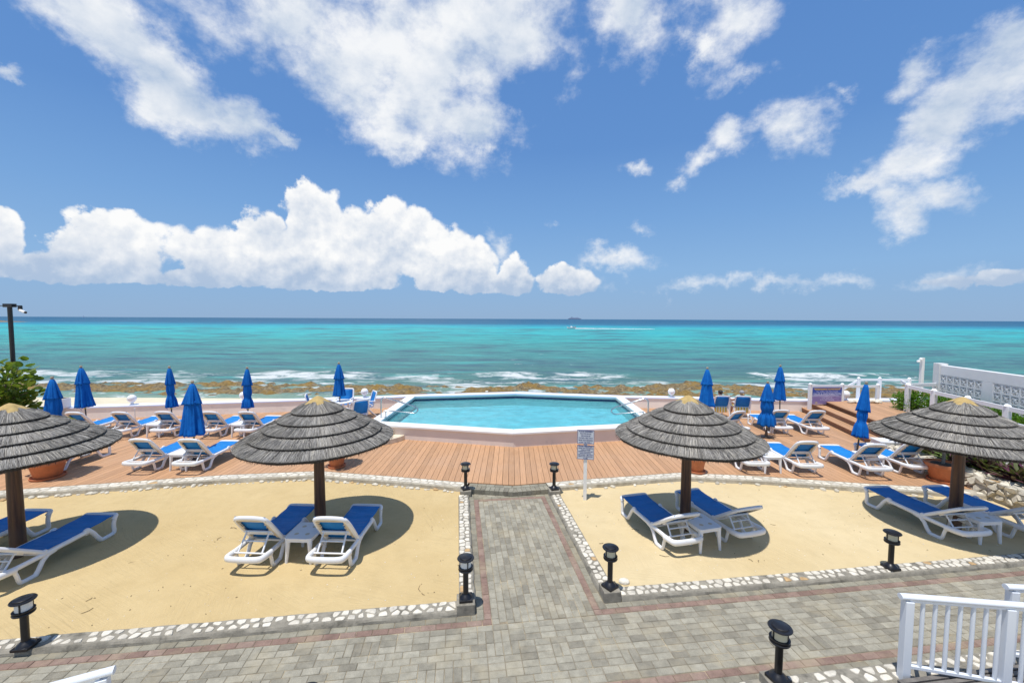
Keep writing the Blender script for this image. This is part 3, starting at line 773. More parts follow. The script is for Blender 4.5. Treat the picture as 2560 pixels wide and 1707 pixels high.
def kerb(label, a, b, width, top, size, seed, side=1, skip=.06, shrink=.80, mat='stone', body='concrete', aspect=1.15, rot=None):
    """straight kerb from a to b, width to the left of a->b"""
    a, b = Vector(a), Vector(b); d = (b-a).normalized(); n = Vector((-d.y, d.x, 0))*side; L = (b-a).length
    o = thing('stone_kerb', label, 'kerb', (a.x, a.y, 0))
    N = max(3, int(L/.12)); vs = []; fs = []; rg = random.Random(seed)
    for i in range(N+1):
        q = d*(L*i/N); j1, j2 = rg.uniform(-.010, .010), rg.uniform(-.008, .008)
        for (w, z) in ((j1-.012, -.05), (j1, top*.55), (j1+.02, top+j2), (width-.02, top+j2*.5), (width, -.05)):
            vs.append(q+n*w+Vector((0, 0, z)))
    for i in range(N):
        for k in range(4):
            A = i*5+k; f_ = (A, A+5, A+6, A+1); fs.append(f_ if side < 0 else f_[::-1])
    fs += [tuple(range(5)), tuple(N*5+4-k for k in range(5))]
    MB().add(vs, fs).build('kerb_body', MT[body], o, smooth=30)
    def fn(u, v, w): return d*u+n*(v+.03)+Vector((0, 0, top+w))
    stone_strip(o, L, width-.05, fn, size, shrink, .011, MT[mat], seed, aspect, skip)
    return o
kerb('kerb set with scattered white stones along the left sand bed and grey walkway', ST(-7.8, 5.55), ST(-.06, 5.55), .25, .055, .115, 3, aspect=1.25)
kerb('kerb of tight white stones along the left edge of the garden path', ST(.2, 5.8), ST(.2, 9.25), .25, .055, .105, 4, shrink=.88, skip=.02)
kerb('kerb set with white stones along the right sand bed and grey walkway', ST(2.26, 5.55), ST(11.5, 5.55), .25, .055, .105, 5, aspect=1.2, shrink=.84)
kerb('kerb of white stones along the right edge of the garden path', ST(2.0, 5.8), ST(2.0, 9.15), .25, .055, .105, 6, side=-1, shrink=.86, skip=.03)
kerb('kerb of scattered white stones on the near side of the walkway by the railing', ST(2.6, 3.86), ST(8.0, 3.86), .27, .055, .12, 8, skip=.15, shrink=.74, aspect=1.3)

def deck_kerb(label, x0, x1, seed, foot):
    P = [(x0, yF(x0))]+[(p.x, p.y) for p in DF if x0 < p.x < x1]+[(x1, yF(x1))]
    f, L = polyline_map(P); o = thing('deck_kerb', label, 'kerb', (P[0][0], P[0][1], 0)); loc = Vector(o.location)
    N = int(L/.15); vs = []; fs = []; rg = random.Random(seed)
    for i in range(N+1):
        p, n = f(L*i/N); j = rg.uniform(-.012, .012)
        for (w, z) in ((-.02, .0), (-.02, DZ-.008), (.25+j, DZ-.015+j*.4), (.272+j, DZ-.04), (.285+rg.uniform(-.015, .015), -.03)):
            q = p+n*w; vs.append((q.x-loc.x, q.y-loc.y, z))
    for i in range(N):
        for k in range(4):
            A = i*5+k; fs.append((A, A+1, A+6, A+5))
    MB().add(vs, fs).build('kerb_body', MT['mortar'], o, smooth=30)
    def fn(u, v, w):
        p, n = f(min(max(u, 0), L)); q = p+n*(v+.005); return (q.x-loc.x, q.y-loc.y, .0+DZ-.010-v*.03+w)
    stone_strip(o, L, .245, fn, .11, .93, .007, MT['stone'], seed, 1.75, .02)
    if foot:
        for i in range(foot):
            u = L*(i+rg.uniform(.1, .9))/foot; p, n = f(u); q = p+n*(.31+rg.uniform(-.01, .05)); r = rg.uniform(.03, .062)
            mb = MB().ball((0, 0, 0), r, 8, 5, (rg.uniform(1, 1.5), .9, .62))
            mb.v = [tuple(Vector(v)*(1+.28*mnoise.noise(Vector(v)*22+Vector((i, 0, 0))))) for v in mb.v]
            s_ = mb.build('stone', MT['stonegrey'] if rg.random() > .08 else MT['ochre'], o, smooth=40)
            s_.location = (q.x-loc.x, q.y-loc.y, SZ-.03+r*.34); s_.rotation_euler = (0, 0, rg.uniform(0, 3))
    return o
deck_kerb('long kerb of white crazy paving edging the deck above the left sand bed', -15.0, -1.02, 21, 95)
deck_kerb('long kerb of white crazy paving edging the deck above the right sand bed', .82, 11.6, 22, 30)
pb = MB(); rg = random.Random(77)
for i in range(420):
    s = rg.choice((rg.uniform(-8, 0), rg.uniform(2.3, 10))); t = rg.uniform(5.9, 8.9); p = ST(s, t); r = rg.uniform(.004, .011)
    pb.ball((p.x, p.y, .047-.040*(t-5.72)/3.6+.003), r, 5, 3, (1, 1, .6))
tag(pb.build('pebbles', MT['coral']), 'tiny pale pebbles and shell bits scattered over the sand', 'pebbles', kind='stuff')

lt = MB(); rg = random.Random(78)
for i in range(170):
    s = rg.choice((rg.uniform(-8, 0), rg.uniform(2.3, 10))); t = rg.uniform(5.9, 8.9); p = ST(s, t); z = .047-.040*(t-5.72)/3.6+.006; a = rg.uniform(0, 6.28); l = rg.uniform(.008, .03) if rg.random() < .85 else rg.uniform(.05, .16)
    lt.tube([(p.x, p.y, z), (p.x+l*.6*math.cos(a), p.y+l*.6*math.sin(a), z+.004), (p.x+l*math.cos(a+.3), p.y+l*math.sin(a+.3), z)], .0035, 4)
tag(lt.build('dry_litter', MT['litter']), 'small dark twigs and leaf bits scattered over the sand', 'litter', kind='stuff')

# ------------------------------------------------------------------ deck
deck = MB()
deck.add([(-20, 5, .10), (13.4, 5, .10), (13.4, 13, .10), (12.9, 17.2, .10), (PO[4][0], 17.9, .10), (PO[5][0], 13.3, .10), (PO[0][0], 12.3, .10), (PO[1][0], 13.3, .10), (PO[2][0], 17.9, .10), (-20, 14.5, .10)], [])
# backing under the board gaps, in strips that follow the deck outline
mb = MB(); BW, GAP = .145, .008
x = -19.5; boards = []
def yStep(x):
    if abs(STEPT.x-STEPB.x) < 1e-6: return -1
    return STEPB.y+(x-STEPB.x)*(STEPT.y-STEPB.y)/(STEPT.x-STEPB.x)
while x < 12.25:
    xa, xb = x+GAP/2, x+BW-GAP/2
    fa, fb = yF(xa), yF(xb); ba_, bb_ = yBack(xa), yBack(xb)
    for lim in (PO[1][0], PO[5][0]):
        if x < lim < x+BW: ba_ = bb_ = min(ba_, bb_)
    if x > STEPB.x-BW:
        fa, fb = max(fa, yStep(xa)+.02, 11.9), max(fb, yStep(xb)+.02, 11.9)
    elif x > 10.62: fa, fb = max(fa, 9.0), max(fb, 9.0)
    if ba_-fa > .05: boards.append((xa, xb, fa, fb, ba_, bb_))
    x += BW
for (xa, xb, fa, fb, ba_, bb_) in boards:
    mb.prism([(xa-.01, fa+.02), (xb+.01, fb+.02), (xb+.01, bb_), (xa-.01, ba_)], .02, DZ-.045)
dk = struct('deck', mb.build('deck', MT['deckgap']))
for (xa, xb, fa, fb, ba_, bb_) in boards:
    MB().prism([(xa, fa), (xb, fb), (xb, bb_), (xa, ba_)], DZ-.035, DZ).build('board', MT['deck'], dk)
# upper deck with three broad steps
up = MB()
def SP(base, off, z): q = base+sn*off; return (q.x, q.y, z)
TR = .40
lv = [(0, .295), (TR, .46), (2*TR, UZ)]
for i, (off, z) in enumerate(lv):
    w = TR+.1 if i < 2 else 1.0
    up.prism([SP(STEPB, off+.02, 0)[:2], SP(STEPT, off+.02, 0)[:2], SP(STEPT, off+w, 0)[:2], SP(STEPB, off+w, 0)[:2]], .1, z-.035)
UP = [SP(STEPB, 2*TR+.02, 0)[:2], SP(STEPT, 2*TR+.02, 0)[:2], (14.9, 17.4), (14.6, 11.2), (11.9, 11.0)]
up.prism(UP, .12, UZ-.04)
upo = struct('upper_deck', up.build('upper_deck', MT['fascia']))
for i, (off, z) in enumerate(lv[:2]):
    for k in range(3):
        o0, o1 = off+.003+k*TR/3, off+(k+1)*TR/3-.006
        MB().prism([SP(STEPB, o0, 0)[:2], SP(STEPT, o0, 0)[:2], SP(STEPT, o1, 0)[:2], SP(STEPB, o1, 0)[:2]], z-.03, z).build('board', MT['deck'], upo)
off = 2*TR
ymax = 17.25
while off < 3.9:
    a, b = SP(STEPB, off+.003, 0), SP(STEPT, off+.003, 0); c, d = SP(STEPT, off+.137, 0), SP(STEPB, off+.137, 0)
    if d[0] < 14.6: MB().prism([a[:2], b[:2], c[:2], d[:2]], UZ-.03, UZ).build('board', MT['deck'], upo)
    off += .14

# ------------------------------------------------------------------ seawall
def offset_line(P, d):
    out = []
    for i, p in enumerate(P):
        p = Vector((p[0], p[1])); ns = []
        if i > 0: e = (p-Vector(P[i-1][:2])).normalized(); ns.append(Vector((-e.y, e.x)))
        if i < len(P)-1: e = (Vector(P[i+1][:2])-p).normalized(); ns.append(Vector((-e.y, e.x)))
        n = sum(ns, Vector((0, 0))).normalized(); k = 1/max(.5, n.dot(ns[0])); out.append((p.x+n.x*d*k, p.y+n.y*d*k))
    return out
sw = thing('seawall', 'long low off-white sea wall with pale lilac cap behind the deck', 'wall', (-14, 15.5, 0)); o0 = Vector(sw.location)
A, B = SWALL, offset_line(SWALL, .34); C, D_ = offset_line(SWALL, -.03), offset_line(SWALL, .40)
for i in range(len(A)-1):
    inner = i in (len(SWL)-1, len(SWL))
    q = [A[i], A[i+1], B[i+1], B[i]]
    MB().prism([(p[0]-o0.x, p[1]-o0.y) for p in q], -1.7, .535).build('wall', MT['poolinner' if inner else 'seawall'], sw)
    q = [C[i], C[i+1], D_[i+1], D_[i]]
    MB().prism([(p[0]-o0.x, p[1]-o0.y) for p in q], .535, .60).build('cap', MT['lilac'], sw, bevel=.012)

# ------------------------------------------------------------------ swimming pool
pool = thing('swimming_pool', 'raised six sided swimming pool with white coping and bright blue water', 'pool', (0, 12.3, .18)); o0 = Vector((0, 12.3, .18))
def inset(P, ds):
    n = len(P); out = []
    lines = []
    for i in range(n):
        a, b = Vector(P[i]), Vector(P[(i+1) % n]); e = (b-a).normalized(); nn = Vector((e.y, -e.x)); lines.append((a+nn*ds[i], e))
    for i in range(n):
        (p, e), (q, g) = lines[i-1], lines[i]
        k = ((q.x-p.x)*g.y-(q.y-p.y)*g.x)/(e.x*g.y-e.y*g.x); out.append((p.x+e.x*k, p.y+e.y*k))
    return out
dl = [.06, .06, 0, 0, .06, .06]
PW = inset(PO, dl); PI = inset(PO, [.42, .36, .0, .0, .36, .42]); PIw = inset(PO, [.40, .34, -.01, -.01, .34, .40])
for i in (0, 1, 4, 5):
    j = (i+1) % 6
    q = [PW[i], PW[j], PIw[j], PIw[i]]
    MB().prism([(p[0]-o0.x, p[1]-o0.y) for p in q], -.1, .32).build('wall', MT['wallpaint'], pool)
    q = [PO[i], PO[j], PI[j], PI[i]]
    MB().prism([(p[0]-o0.x, p[1]-o0.y) for p in q], .323, .40).build('coping', MT['whitepaint'], pool, bevel=.018)
    a, b = Vector(PI[i]), Vector(PI[j]); e = (b-a).normalized(); nn = Vector((e.y, -e.x)); q = [a, b, b+nn*.012, a+nn*.012]
for i in range(6):
    j = (i+1) % 6; a, b = Vector(PI[i]), Vector(PI[j]); e = (b-a).normalized(); nn = Vector((e.y, -e.x))
    q = [a-nn*.0, b-nn*.0, b+nn*.014, a+nn*.014]
    MB().prism([(p[0]-o0.x, p[1]-o0.y) for p in q], .18, .285).build('tile_band', MT['tile'], pool)
    q = [a+nn*.002, b+nn*.002, b+nn*.010, a+nn*.010]
    MB().prism([(p[0]-o0.x, p[1]-o0.y) for p in q], -.16, .31).build('inner_wall', MT['poolinner'], pool)
MB().prism([(p[0]-o0.x, p[1]-o0.y) for p in PI], -.17, -.13).build('basin_floor', MT['basin'], pool)
wz = .435
struct('pool_water', MB().add([(p[0], p[1], wz) for p in inset(PO, [.434, .374, .014, .014, .374, .434])], [tuple(range(5, -1, -1))]).build('pool_water', MT['poolwater']))
for sx, nm in ((-1, 'left'), (1, 'right')):
    c = Vector((-4.5 if sx < 0 else 4.72, 13.27, 0))
    t = thing('curved_step', 'pair of curved travertine steps at the %s front corner of the pool' % nm, 'steps', (c.x, c.y, DZ))
    for (r, z0, z1) in ((1.12, 0, .15), (.78, .15, .30)):
        n = 11; a0, a1 = R(-14), R(-178)
        for i in range(n):
            b0, b1 = a0+(a1-a0)*i/n+.006, a0+(a1-a0)*(i+1)/n-.006
            ri = .45 if z0 == 0 else .12
            q = [(r*math.cos(b0), r*math.sin(b0)), (r*math.cos((b0+b1)/2)*1.004, r*math.sin((b0+b1)/2)*1.004), (r*math.cos(b1), r*math.sin(b1)), (ri*math.cos(b1), ri*math.sin(b1)), (ri*math.cos(b0), ri*math.sin(b0))]
            q = [(-sx*x, y) for x, y in q]
            MB().prism(q, z0, z1).build('slab', MT['travertine'], t, bevel=.012)
    h = thing('pool_handrail', 'bent steel handrail at the %s front corner of the pool' % nm, 'handrail', (sx*4.6+.1, 13.95, .58))
    pts = [(0,0,0), (0,0,.60), (.03,.01,.66), (.09,.01,.70), (.18,.02,.69), (1.08,.2,.36), (1.20,.22,.27), (1.22,.22,.20), (1.15,.21,.13), (1.05,.2,.11), (.40,.05,.22), (.24,.02,.235), (.15,.01,.235)]
    MB().tube([(-sx*x, y, z) for x, y, z in pts], .022, 10).build('rail', MT['steel'], h, smooth=True)
    MB().tube([(-sx*.16, .012, 0), (-sx*.16, .012, .235)], .02, 10).build('support', MT['steel'], h, smooth=True)
    for qx in (0, .16): MB().lathe([(.05, 0), (.05, .012), (.025, .018)], 14, (-sx*qx, .006, 0)).build('flange', MT['steel'], h, smooth=True)
# ------------------------------------------------------------------ thatched umbrellas
def strands(r0, z0, r1, z1, n, seed, wid=.0042, lift=.022):
    rg = random.Random(seed); vs = []; fs = []
    for i in range(n):
        a = rg.uniform(0, 2*math.pi); k0 = rg.random()**1.3*.75; k1 = rg.uniform(.982, 1.008) if rg.random() > .5 else rg.uniform(.975, 1.02) if rg.random() > .6 else min(1.0, k0+rg.uniform(.3, .7))
        li = rg.uniform(0, lift); li1 = li*rg.uniform(.3, 1)
        pts = []
        da = rg.gauss(0, .022)
        for q in (k0, (k0+k1)/2, k1):
            r = r0+(r1-r0)*q; sag = -.020*max(0, q-.75)/.25
            z = z0+(z1-z0)*q+li*(1-q)+li1*q+sag
            aa = a+da*(q-k0)/max(.05, r)
            pts.append((r*math.cos(aa), r*math.sin(aa), z))
        w = wid*rg.uniform(.6, 1.25); tx, ty = -math.sin(a)*w/2, math.cos(a)*w/2; tz = rg.uniform(-1, 1)*w*.5
        o = len(vs)
        for j, p in enumerate(pts):
            k = (1.0, 1.0, .55)[j]
            vs += [(p[0]-tx*k, p[1]-ty*k, p[2]-tz*k), (p[0]+tx*k, p[1]+ty*k, p[2]+tz*k)]
        fs += [(o, o+1, o+3, o+2), (o+2, o+3, o+5, o+4)]
    return MB().add(vs, fs)
TIER = [(.05, .69, .43, .515), (.27, .492, .66, .385), (.48, .372, .885, .257), (.70, .248, 1.10, .130), (.90, .126, 1.31, 0)]   # r0 z0 r1 z1 above rim
def make_umbrella():
    u = thing('thatched_umbrella', 'x', 'umbrella')
    prof = [(.078, 2.35), (.088, 1.2), (.10, 0.0), (.10, -.12)]
    MB().lathe([(r, z) for r, z in reversed(prof)], 18, fn=lambda a, r, z: r*(1+.03*math.sin(3*a+z*2)+.02*math.sin(7*a))).build('pole', MT['post'], u, smooth=True)
    RZ = 1.81
    for k, (r0, z0, r1, z1) in enumerate(TIER):
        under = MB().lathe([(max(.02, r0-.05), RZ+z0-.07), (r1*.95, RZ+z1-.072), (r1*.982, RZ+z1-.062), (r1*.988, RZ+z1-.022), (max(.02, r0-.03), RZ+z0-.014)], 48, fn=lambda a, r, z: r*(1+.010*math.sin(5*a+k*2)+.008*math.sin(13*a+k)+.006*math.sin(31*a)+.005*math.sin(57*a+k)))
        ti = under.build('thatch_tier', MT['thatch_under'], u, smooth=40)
        n = [6500, 10500, 14000, 17000, 20000][k]
        s_ = strands(r0, RZ+z0, r1, RZ+z1, n, 100+k).build('straw', MT['thatch'], ti); s_['kind'] = 'stuff'
        # frayed underside fringe, coloured dark for the shadow below each rim
        rg = random.Random(300+k); fr = MB()
        for i in range(int(500+700*r1)):
            a = rg.uniform(0, 6.283); r = r1*rg.uniform(.97, 1.01); l = rg.uniform(.02, .045); w = .004
            c, s = math.cos(a), math.sin(a); z = RZ+z1-rg.uniform(.02, .05)
            fr.add([(r*c-s*w, r*s+c*w, z), (r*c+s*w, r*s-c*w, z), ((r+.012)*c, (r+.012)*s, z-l)], [(0, 1, 2)])
        f2 = fr.build('fringe', MT['thatch_under'], ti); f2['kind'] = 'stuff'
    cap = MB().lathe([(.225, RZ+.605), (.20, RZ+.635), (.12, RZ+.69), (.05, RZ+.735), (.0, RZ+.755)], 28, fn=lambda a, r, z: r*(1+.09*math.sin(5*a)+.06*math.sin(11*a+1)+.04*math.sin(17*a)))
    cap.build('cap', MT['thatch_cap'], u, smooth=True)
    for q in range(6):
        a = q*math.pi/3; MB().tube([(.05*math.cos(a), .05*math.sin(a), RZ-.0), (1.2*math.cos(a), 1.2*math.sin(a), RZ+.0)], .02, 6).build('rafter', MT['post'], u)
    return u
um = make_umbrella()
UMB = [((-8.18, 6.60), 'grey thatched umbrella at the far left, cut by the frame', .4), ((-3.52, 7.36), 'grey thatched umbrella left of the path in front of the pool', 0),
       ((3.30, 7.58), 'grey thatched umbrella right of the path behind the sign post', 1.1), ((8.38, 7.54), 'grey thatched umbrella at the far right before the white fence', 2.0)]
for i, ((x, y), lab, rz) in enumerate(UMB):
    o = um if i == 0 else copy_tree(um)
    o.location = (x, y, SZ); o.rotation_euler = (0, 0, rz); o['label'] = lab; o['group'] = 'thatched umbrellas on the sand'

# ------------------------------------------------------------------ sun loungers
def arc_pts(pts, it=2):
    for _ in range(it):
        out = [pts[0]]
        for a, b in zip(pts, pts[1:]):
            a, b = Vector(a), Vector(b); out += [a.lerp(b, .25), a.lerp(b, .75)]
        out.append(pts[-1]); pts = out
    return pts
class MBL(MB):
    """lounger base parts, drawn long and fitted to the real chaise"""
    def build(s, *a, **k):
        def f(y):
            if y < -.44: return -.44+(y+.44)*.63
            if y < -.13: return -.44+(y+.44)*(.27/.31)
            return -.17+(y+.13)*1.0
        s.v = [(x*.934, f(y), z) for x, y, z in s.v]
        return MB.build(s, *a, **k)
def make_lounger(ang):
    L = thing('sun_lounger', 'x', 'sun lounger'); P = MT['plastic']; HX = .305
    # head bar
    MBL().tube(arc_pts([(-HX, -.56, .27), (-HX, -.86, .285), (-HX+.05, -.965, .285), (HX-.05, -.965, .285), (HX, -.86, .285), (HX, -.56, .27)], 2), .050, 12, flat=.9).build('head_bar', P, L, smooth=True)
    for s in (-1, 1):
        MBL().tube([(s*HX, -.66, .282), (s*HX, -.1, .285), (s*HX, .50, .30)], .038, 12, flat=.85).build('side_rail', P, L, smooth=True)
        MBL().tube(arc_pts([(s*HX, .02, .275), (s*HX, -.12, .25), (s*HX, -.25, .035), (s*HX, -.30, .03), (s*HX, -.44, .03), (s*HX, -.50, .05), (s*HX, -.55, .20), (s*HX, -.60, .262), (s*HX, -.70, .28)], 1), .035, 12, flat=.9).build('leg', P, L, smooth=True)
        MBL().tube(arc_pts([(s*HX, .46, .305), (s*HX, .53, .295), (s*HX, .68, .04), (s*HX, .72, .03), (s*HX, .88, .03), (s*HX, .92, .06), (s*HX, .905, .20), (s*HX, .935, .30), (s*(HX-.01), .965, .325)], 1), .034, 12, flat=.9).build('leg', P, L, smooth=True)
        MBL().ball((s*HX, .47, .325), .05, 12, 8, (.65, 1.1, .8)).build('knob', P, L, smooth=True)
        MBL().ball((s*HX, -.13, .325), .042, 10, 6, (.7, 1.2, .8)).build('hinge', P, L, smooth=True)
    MBL().tube(arc_pts([(-HX, .90, .29), (-HX, .965, .335), (-HX+.05, .985, .345), (HX-.05, .985, .345), (HX, .965, .335), (HX, .90, .29)], 2), .034, 12).build('foot_bar', P, L, smooth=True)
    MBL().box((0, -.03, .235), (2*HX-.03, .07, .035)).build('cross_bar', P, L, bevel=.01)
    MBL().box((0, .5, .245), (2*HX-.03, .06, .03)).build('cross_bar', P, L, bevel=.01)
    # seat sling with a slight sag
    n, mq = 22, 9; vs = []; fs = []
    for i in range(n+1):
        y = -.135+(.985+.135)*i/n
        for j in range(mq+1):
            x = -.285+.57*j/mq; q = 1-(x/.285)**2
            z = .33+.03*max(0, (y-.5)/.48)-.022*q*math.sin(math.pi*min(1, max(0, i/n)))+.003*math.sin(y*23+x*3)
            if i == n: z -= .03
            vs.append((x, y, z))
    for i in range(n):
        for j in range(mq): a = i*(mq+1)+j; fs.append((a, a+1, a+mq+2, a+mq+1))
    o = MBL().add(vs, fs).build('seat_sling', MT['sling'], L, smooth='full'); sm = o.modifiers.new('solid', 'SOLIDIFY'); sm.thickness = .006
    # backrest
    ca, sa = math.cos(R(ang)), math.sin(R(ang))
    def bp(x, d, h=0): return (x, -.172-d*ca+h*sa, .318+d*sa+h*ca)
    BL, bx = .68, .268
    fr = MB().tube([Vector(p) for p in arc_pts([bp(-bx, 0), bp(-bx, BL-.12), bp(-bx+.06, BL), bp(bx-.06, BL), bp(bx, BL-.12), bp(bx, 0)], 2)], .032, 10, up=bp(0, 0, 1), flat=1.15)
    bf = fr.build('back_frame', P, L, smooth=True)
    ed = MB()
    for s in (-1, 1):
        ed.box(bp(s*(bx-.03), .36, -.022), (.05, .56, .014), rx=math.pi-R(ang) if False else -R(ang)+math.pi)
    ed.box(bp(0, BL-.05, -.022), (2*bx-.12, .045, .012), rx=-R(ang)+math.pi)
    rgg = random.Random(3)
    for q in range(26):
        s = rgg.choice((-1, 1)); d = rgg.uniform(.1, .64); ed.box(bp(s*(bx-.062-rgg.uniform(0, .014)), d, -.02), (.03, rgg.uniform(.012, .03), .012), rx=-R(ang)+math.pi)
    ed.build('back_edging', MT['plastic_cream'], bf)
    vs = []; fs = []; n = 14
    for i in range(n+1):
        d = -.005+(BL+.0)*i/n
        for j in range(mq+1):
            x = -.248+.496*j/mq; q = 1-(x/.248)**2
            vs.append(bp(x, d, .016-.020*q*math.sin(math.pi*i/n)))
    for i in range(n):
        for j in range(mq): a = i*(mq+1)+j; fs.append((a, a+1, a+mq+2, a+mq+1))
    o = MB().add(vs, fs).build('back_sling', MT['sling'], L, smooth='full'); sm = o.modifiers.new('solid', 'SOLIDIFY'); sm.thickness = .006
    MB().box(bp(0, .26, -.035), (2*bx-.08, .10, .03), rx=-R(ang)+math.pi).build('back_brace', P, L, bevel=.008)
    yb = -.60 if ang > 40 else -.57
    top = Vector(bp(0, .30, -.03)); bot = Vector((0, yb, .285))
    for s in (-1, 1):
        MB().tube([top+Vector((s*.185, 0, 0)), bot+Vector((s*.195, 0, 0))], .014, 8).build('strut', P, L, smooth=True)
    m1 = top.lerp(bot, .45); m2 = top.lerp(bot, .97)
    MB().tube([m1+Vector((-.19, 0, 0)), m1+Vector((.19, 0, 0))], .012, 8).build('strut_bar', P, L, smooth=True)
    MB().tube([m2+Vector((-.25, 0, 0)), m2+Vector((.25, 0, 0))], .013, 8).build('strut_bar', P, L, smooth=True)
    return L
PROTO = {a: make_lounger(a) for a in (36, 52, 51)}
used = set()
def lounger(ang, x, y, z, rz, label, group):
    o = PROTO[ang] if ang not in used else copy_tree(PROTO[ang])
    used.add(ang); o.scale = (1, 1.07 if abs(x) > 6 and z < .1 else 1.0, 1); o.location = (x, y, z); o.rotation_euler = (0, 0, rz); o['label'] = label; o['group'] = group; return o
def byc(px, py, z, side):
    p = W(px, py, z); return p.x-side*.285, p.y+.42
GS, GD = 'sun loungers on the sand', 'sun loungers on the deck'
def sand_l(ang, px, py, side, rz, lab):
    p = W(px, py, SZ); v = Matrix.Rotation(rz, 3, 'Z') @ Vector((-side*.285, .44, 0)); lounger(ang, p.x+v.x, p.y+v.y, SZ-.004, rz, lab, GS)
sand_l(36, 63, 1456, 1, 0, 'blue sun lounger at the left frame edge in front of the leftmost umbrella post')
x, y = byc(63, 1456, SZ, 1); lounger(36, x-1.36, y+.16, SZ-.004, 0, 'blue sun lounger mostly hidden behind the leftmost umbrella post', GS)
sand_l(52, 879.6, 1413.5, 1, R(-2), 'blue sun lounger right of the table under the umbrella left of the path')
sand_l(52, 685.5, 1413.5, 1, R(-3), 'blue sun lounger left of the table under the umbrella left of the path')
sand_l(36, 1654, 1373.5, -1, R(15), 'blue sun lounger nearest the path under the umbrella behind the sign post')
sand_l(36, 1810.6, 1354, -1, R(15), 'blue sun lounger on the right under the umbrella behind the sign post')
sand_l(36, 2344, 1345.4, -1, R(5), 'blue sun lounger with a sunlit foot end under the rightmost umbrella')
sand_l(36, 2515.8, 1341.7, -1, R(5), 'blue sun lounger cut by the right frame edge under the rightmost umbrella')
for px, py, side, lab in [
    (148, 1180, 1, 'blue sun lounger beside the large terracotta pot on the left deck'),
    (5, 1183, 1, 'blue sun lounger at the left frame edge behind the leftmost umbrella post, on the deck'),
    (394.4, 1175.5, 1, 'blue sun lounger in the front left deck row, left of the closed parasol'),
    (514.4, 1176, 1, 'blue sun lounger in the front left deck row, right of the closed parasol'),
    (222, 1093, 1, 'blue sun lounger in the back left deck row, hidden by the leftmost thatch'),
    (333.7, 1092.4, 1, 'blue sun lounger second from the left in the back left deck row'),
    (440.7, 1091, 1, 'blue sun lounger third from the left in the back left deck row'),
    (556.3, 1091, 1, 'blue sun lounger fourth from the left in the back left deck row'),
    (647, 1091, 1, 'blue sun lounger rightmost in the back left deck row'),
    (1924, 1084, -1, 'blue sun lounger in the back right deck row, behind the tied parasol'),
    (2012, 1086, -1, 'blue sun lounger in the back right deck row, next to the wooden steps'),
    (1849, 1175, -1, 'blue sun lounger half hidden by thatch in the front right deck row'),
    (1978, 1180.6, -1, 'blue sun lounger second from the left in the front right deck row'),
    (2143.9, 1188.8, -1, 'blue sun lounger third from the left in the front right deck row'),
    (2244, 1183, -1, 'blue sun lounger rightmost in the front right deck row, by the white box')]:
    x, y = byc(px, py, DZ, side); lounger(51, x, y, DZ, R(rnd.uniform(-1.5, 1.5)), lab, GD)
# lounger with a dark bag, just behind the thatch on the right
lounger(52, 7.35, 13.95, DZ, R(20), 'blue sun lounger with a dark bag on it, mostly hidden by thatch', GD)
bag = MB().ball((0, 0, .07), .16, 14, 8, (1.5, .8, .5)); bag.v = [tuple(Vector(v)*(1+.2*mnoise.noise(Vector(v)*8))) for v in bag.v]
b = tag(bag.build('bag', MT['darkcloth'], smooth=True), 'black bag lying on a blue sun lounger on the right deck', 'bag'); b.location = (7.15, 14.62, DZ+.33)

# ------------------------------------------------------------------ side tables
def make_table():
    t = thing('side_table', 'x', 'side table'); P = MT['plastic']; mb = MB()
    n = 16; q = []
    for cx, cy, a0 in ((.17, .21, 0), (-.17, .21, 90), (-.17, -.21, 180), (.17, -.21, 270)):
        for k in range(5): a = R(a0+22.5*k); q.append((cx+.06*math.cos(a), cy+.06*math.sin(a)))
    mb.prism(q, .405, .43); top = mb.build('table_top', P, t, bevel=.008)
    MB().prism([(x*.94, y*.94) for x, y in q], .36, .404).build('apron', P, t)
    for sx in (-1, 1):
        for sy in (-1, 1):
            MB().tube([(sx*.18, sy*.22, .405), (sx*.185, sy*.228, .25), (sx*.20, sy*.245, 0)], [.042, .034, .022], 8).build('leg', P, t, smooth=True)
            MB().lathe([(.034, .4301), (.036, .4312), (.024, .4306)], 14, (sx*.09, sy*.12, 0)).build('cup_ring', MT['plastic_cream'], top, smooth=True)
    return t
tb = make_table()
for i, (x, y, z, rz, lab) in enumerate([
    (*W(765, 1326, .45)[:2], SZ, -2, 'white side table on the sand under the umbrella left of the path'), (*W(1752, 1303, .45)[:2], SZ, 15, 'white side table on the sand under the umbrella behind the sign post'),
    (*W(2437, 1287, .45)[:2], SZ, 5, 'white side table on the sand under the rightmost umbrella'), (-8.42, 10.4, DZ, 0, 'white side table between the two loungers of the front left deck row'),
    (-11.55, 13.25, DZ, 0, 'white side table between second and third lounger of the back left deck row'), (-8.85, 13.3, DZ, 0, 'white side table by the rightmost loungers of the back left deck row'),
    (9.15, 14.1, DZ, 0, 'white side table in the back right deck row beside the tied parasol'), (6.62, 10.42, DZ, 0, 'white side table in the front right deck row next to the thatch'),
    (9.22, 10.42, DZ, 0, 'white side table in the front right deck row under the tilted parasol')]):
    o = tb if i == 0 else copy_tree(tb)
    o.location = (x, y, z); o.rotation_euler = (0, 0, R(rz)); o['label'] = lab; o['group'] = 'white plastic side tables'

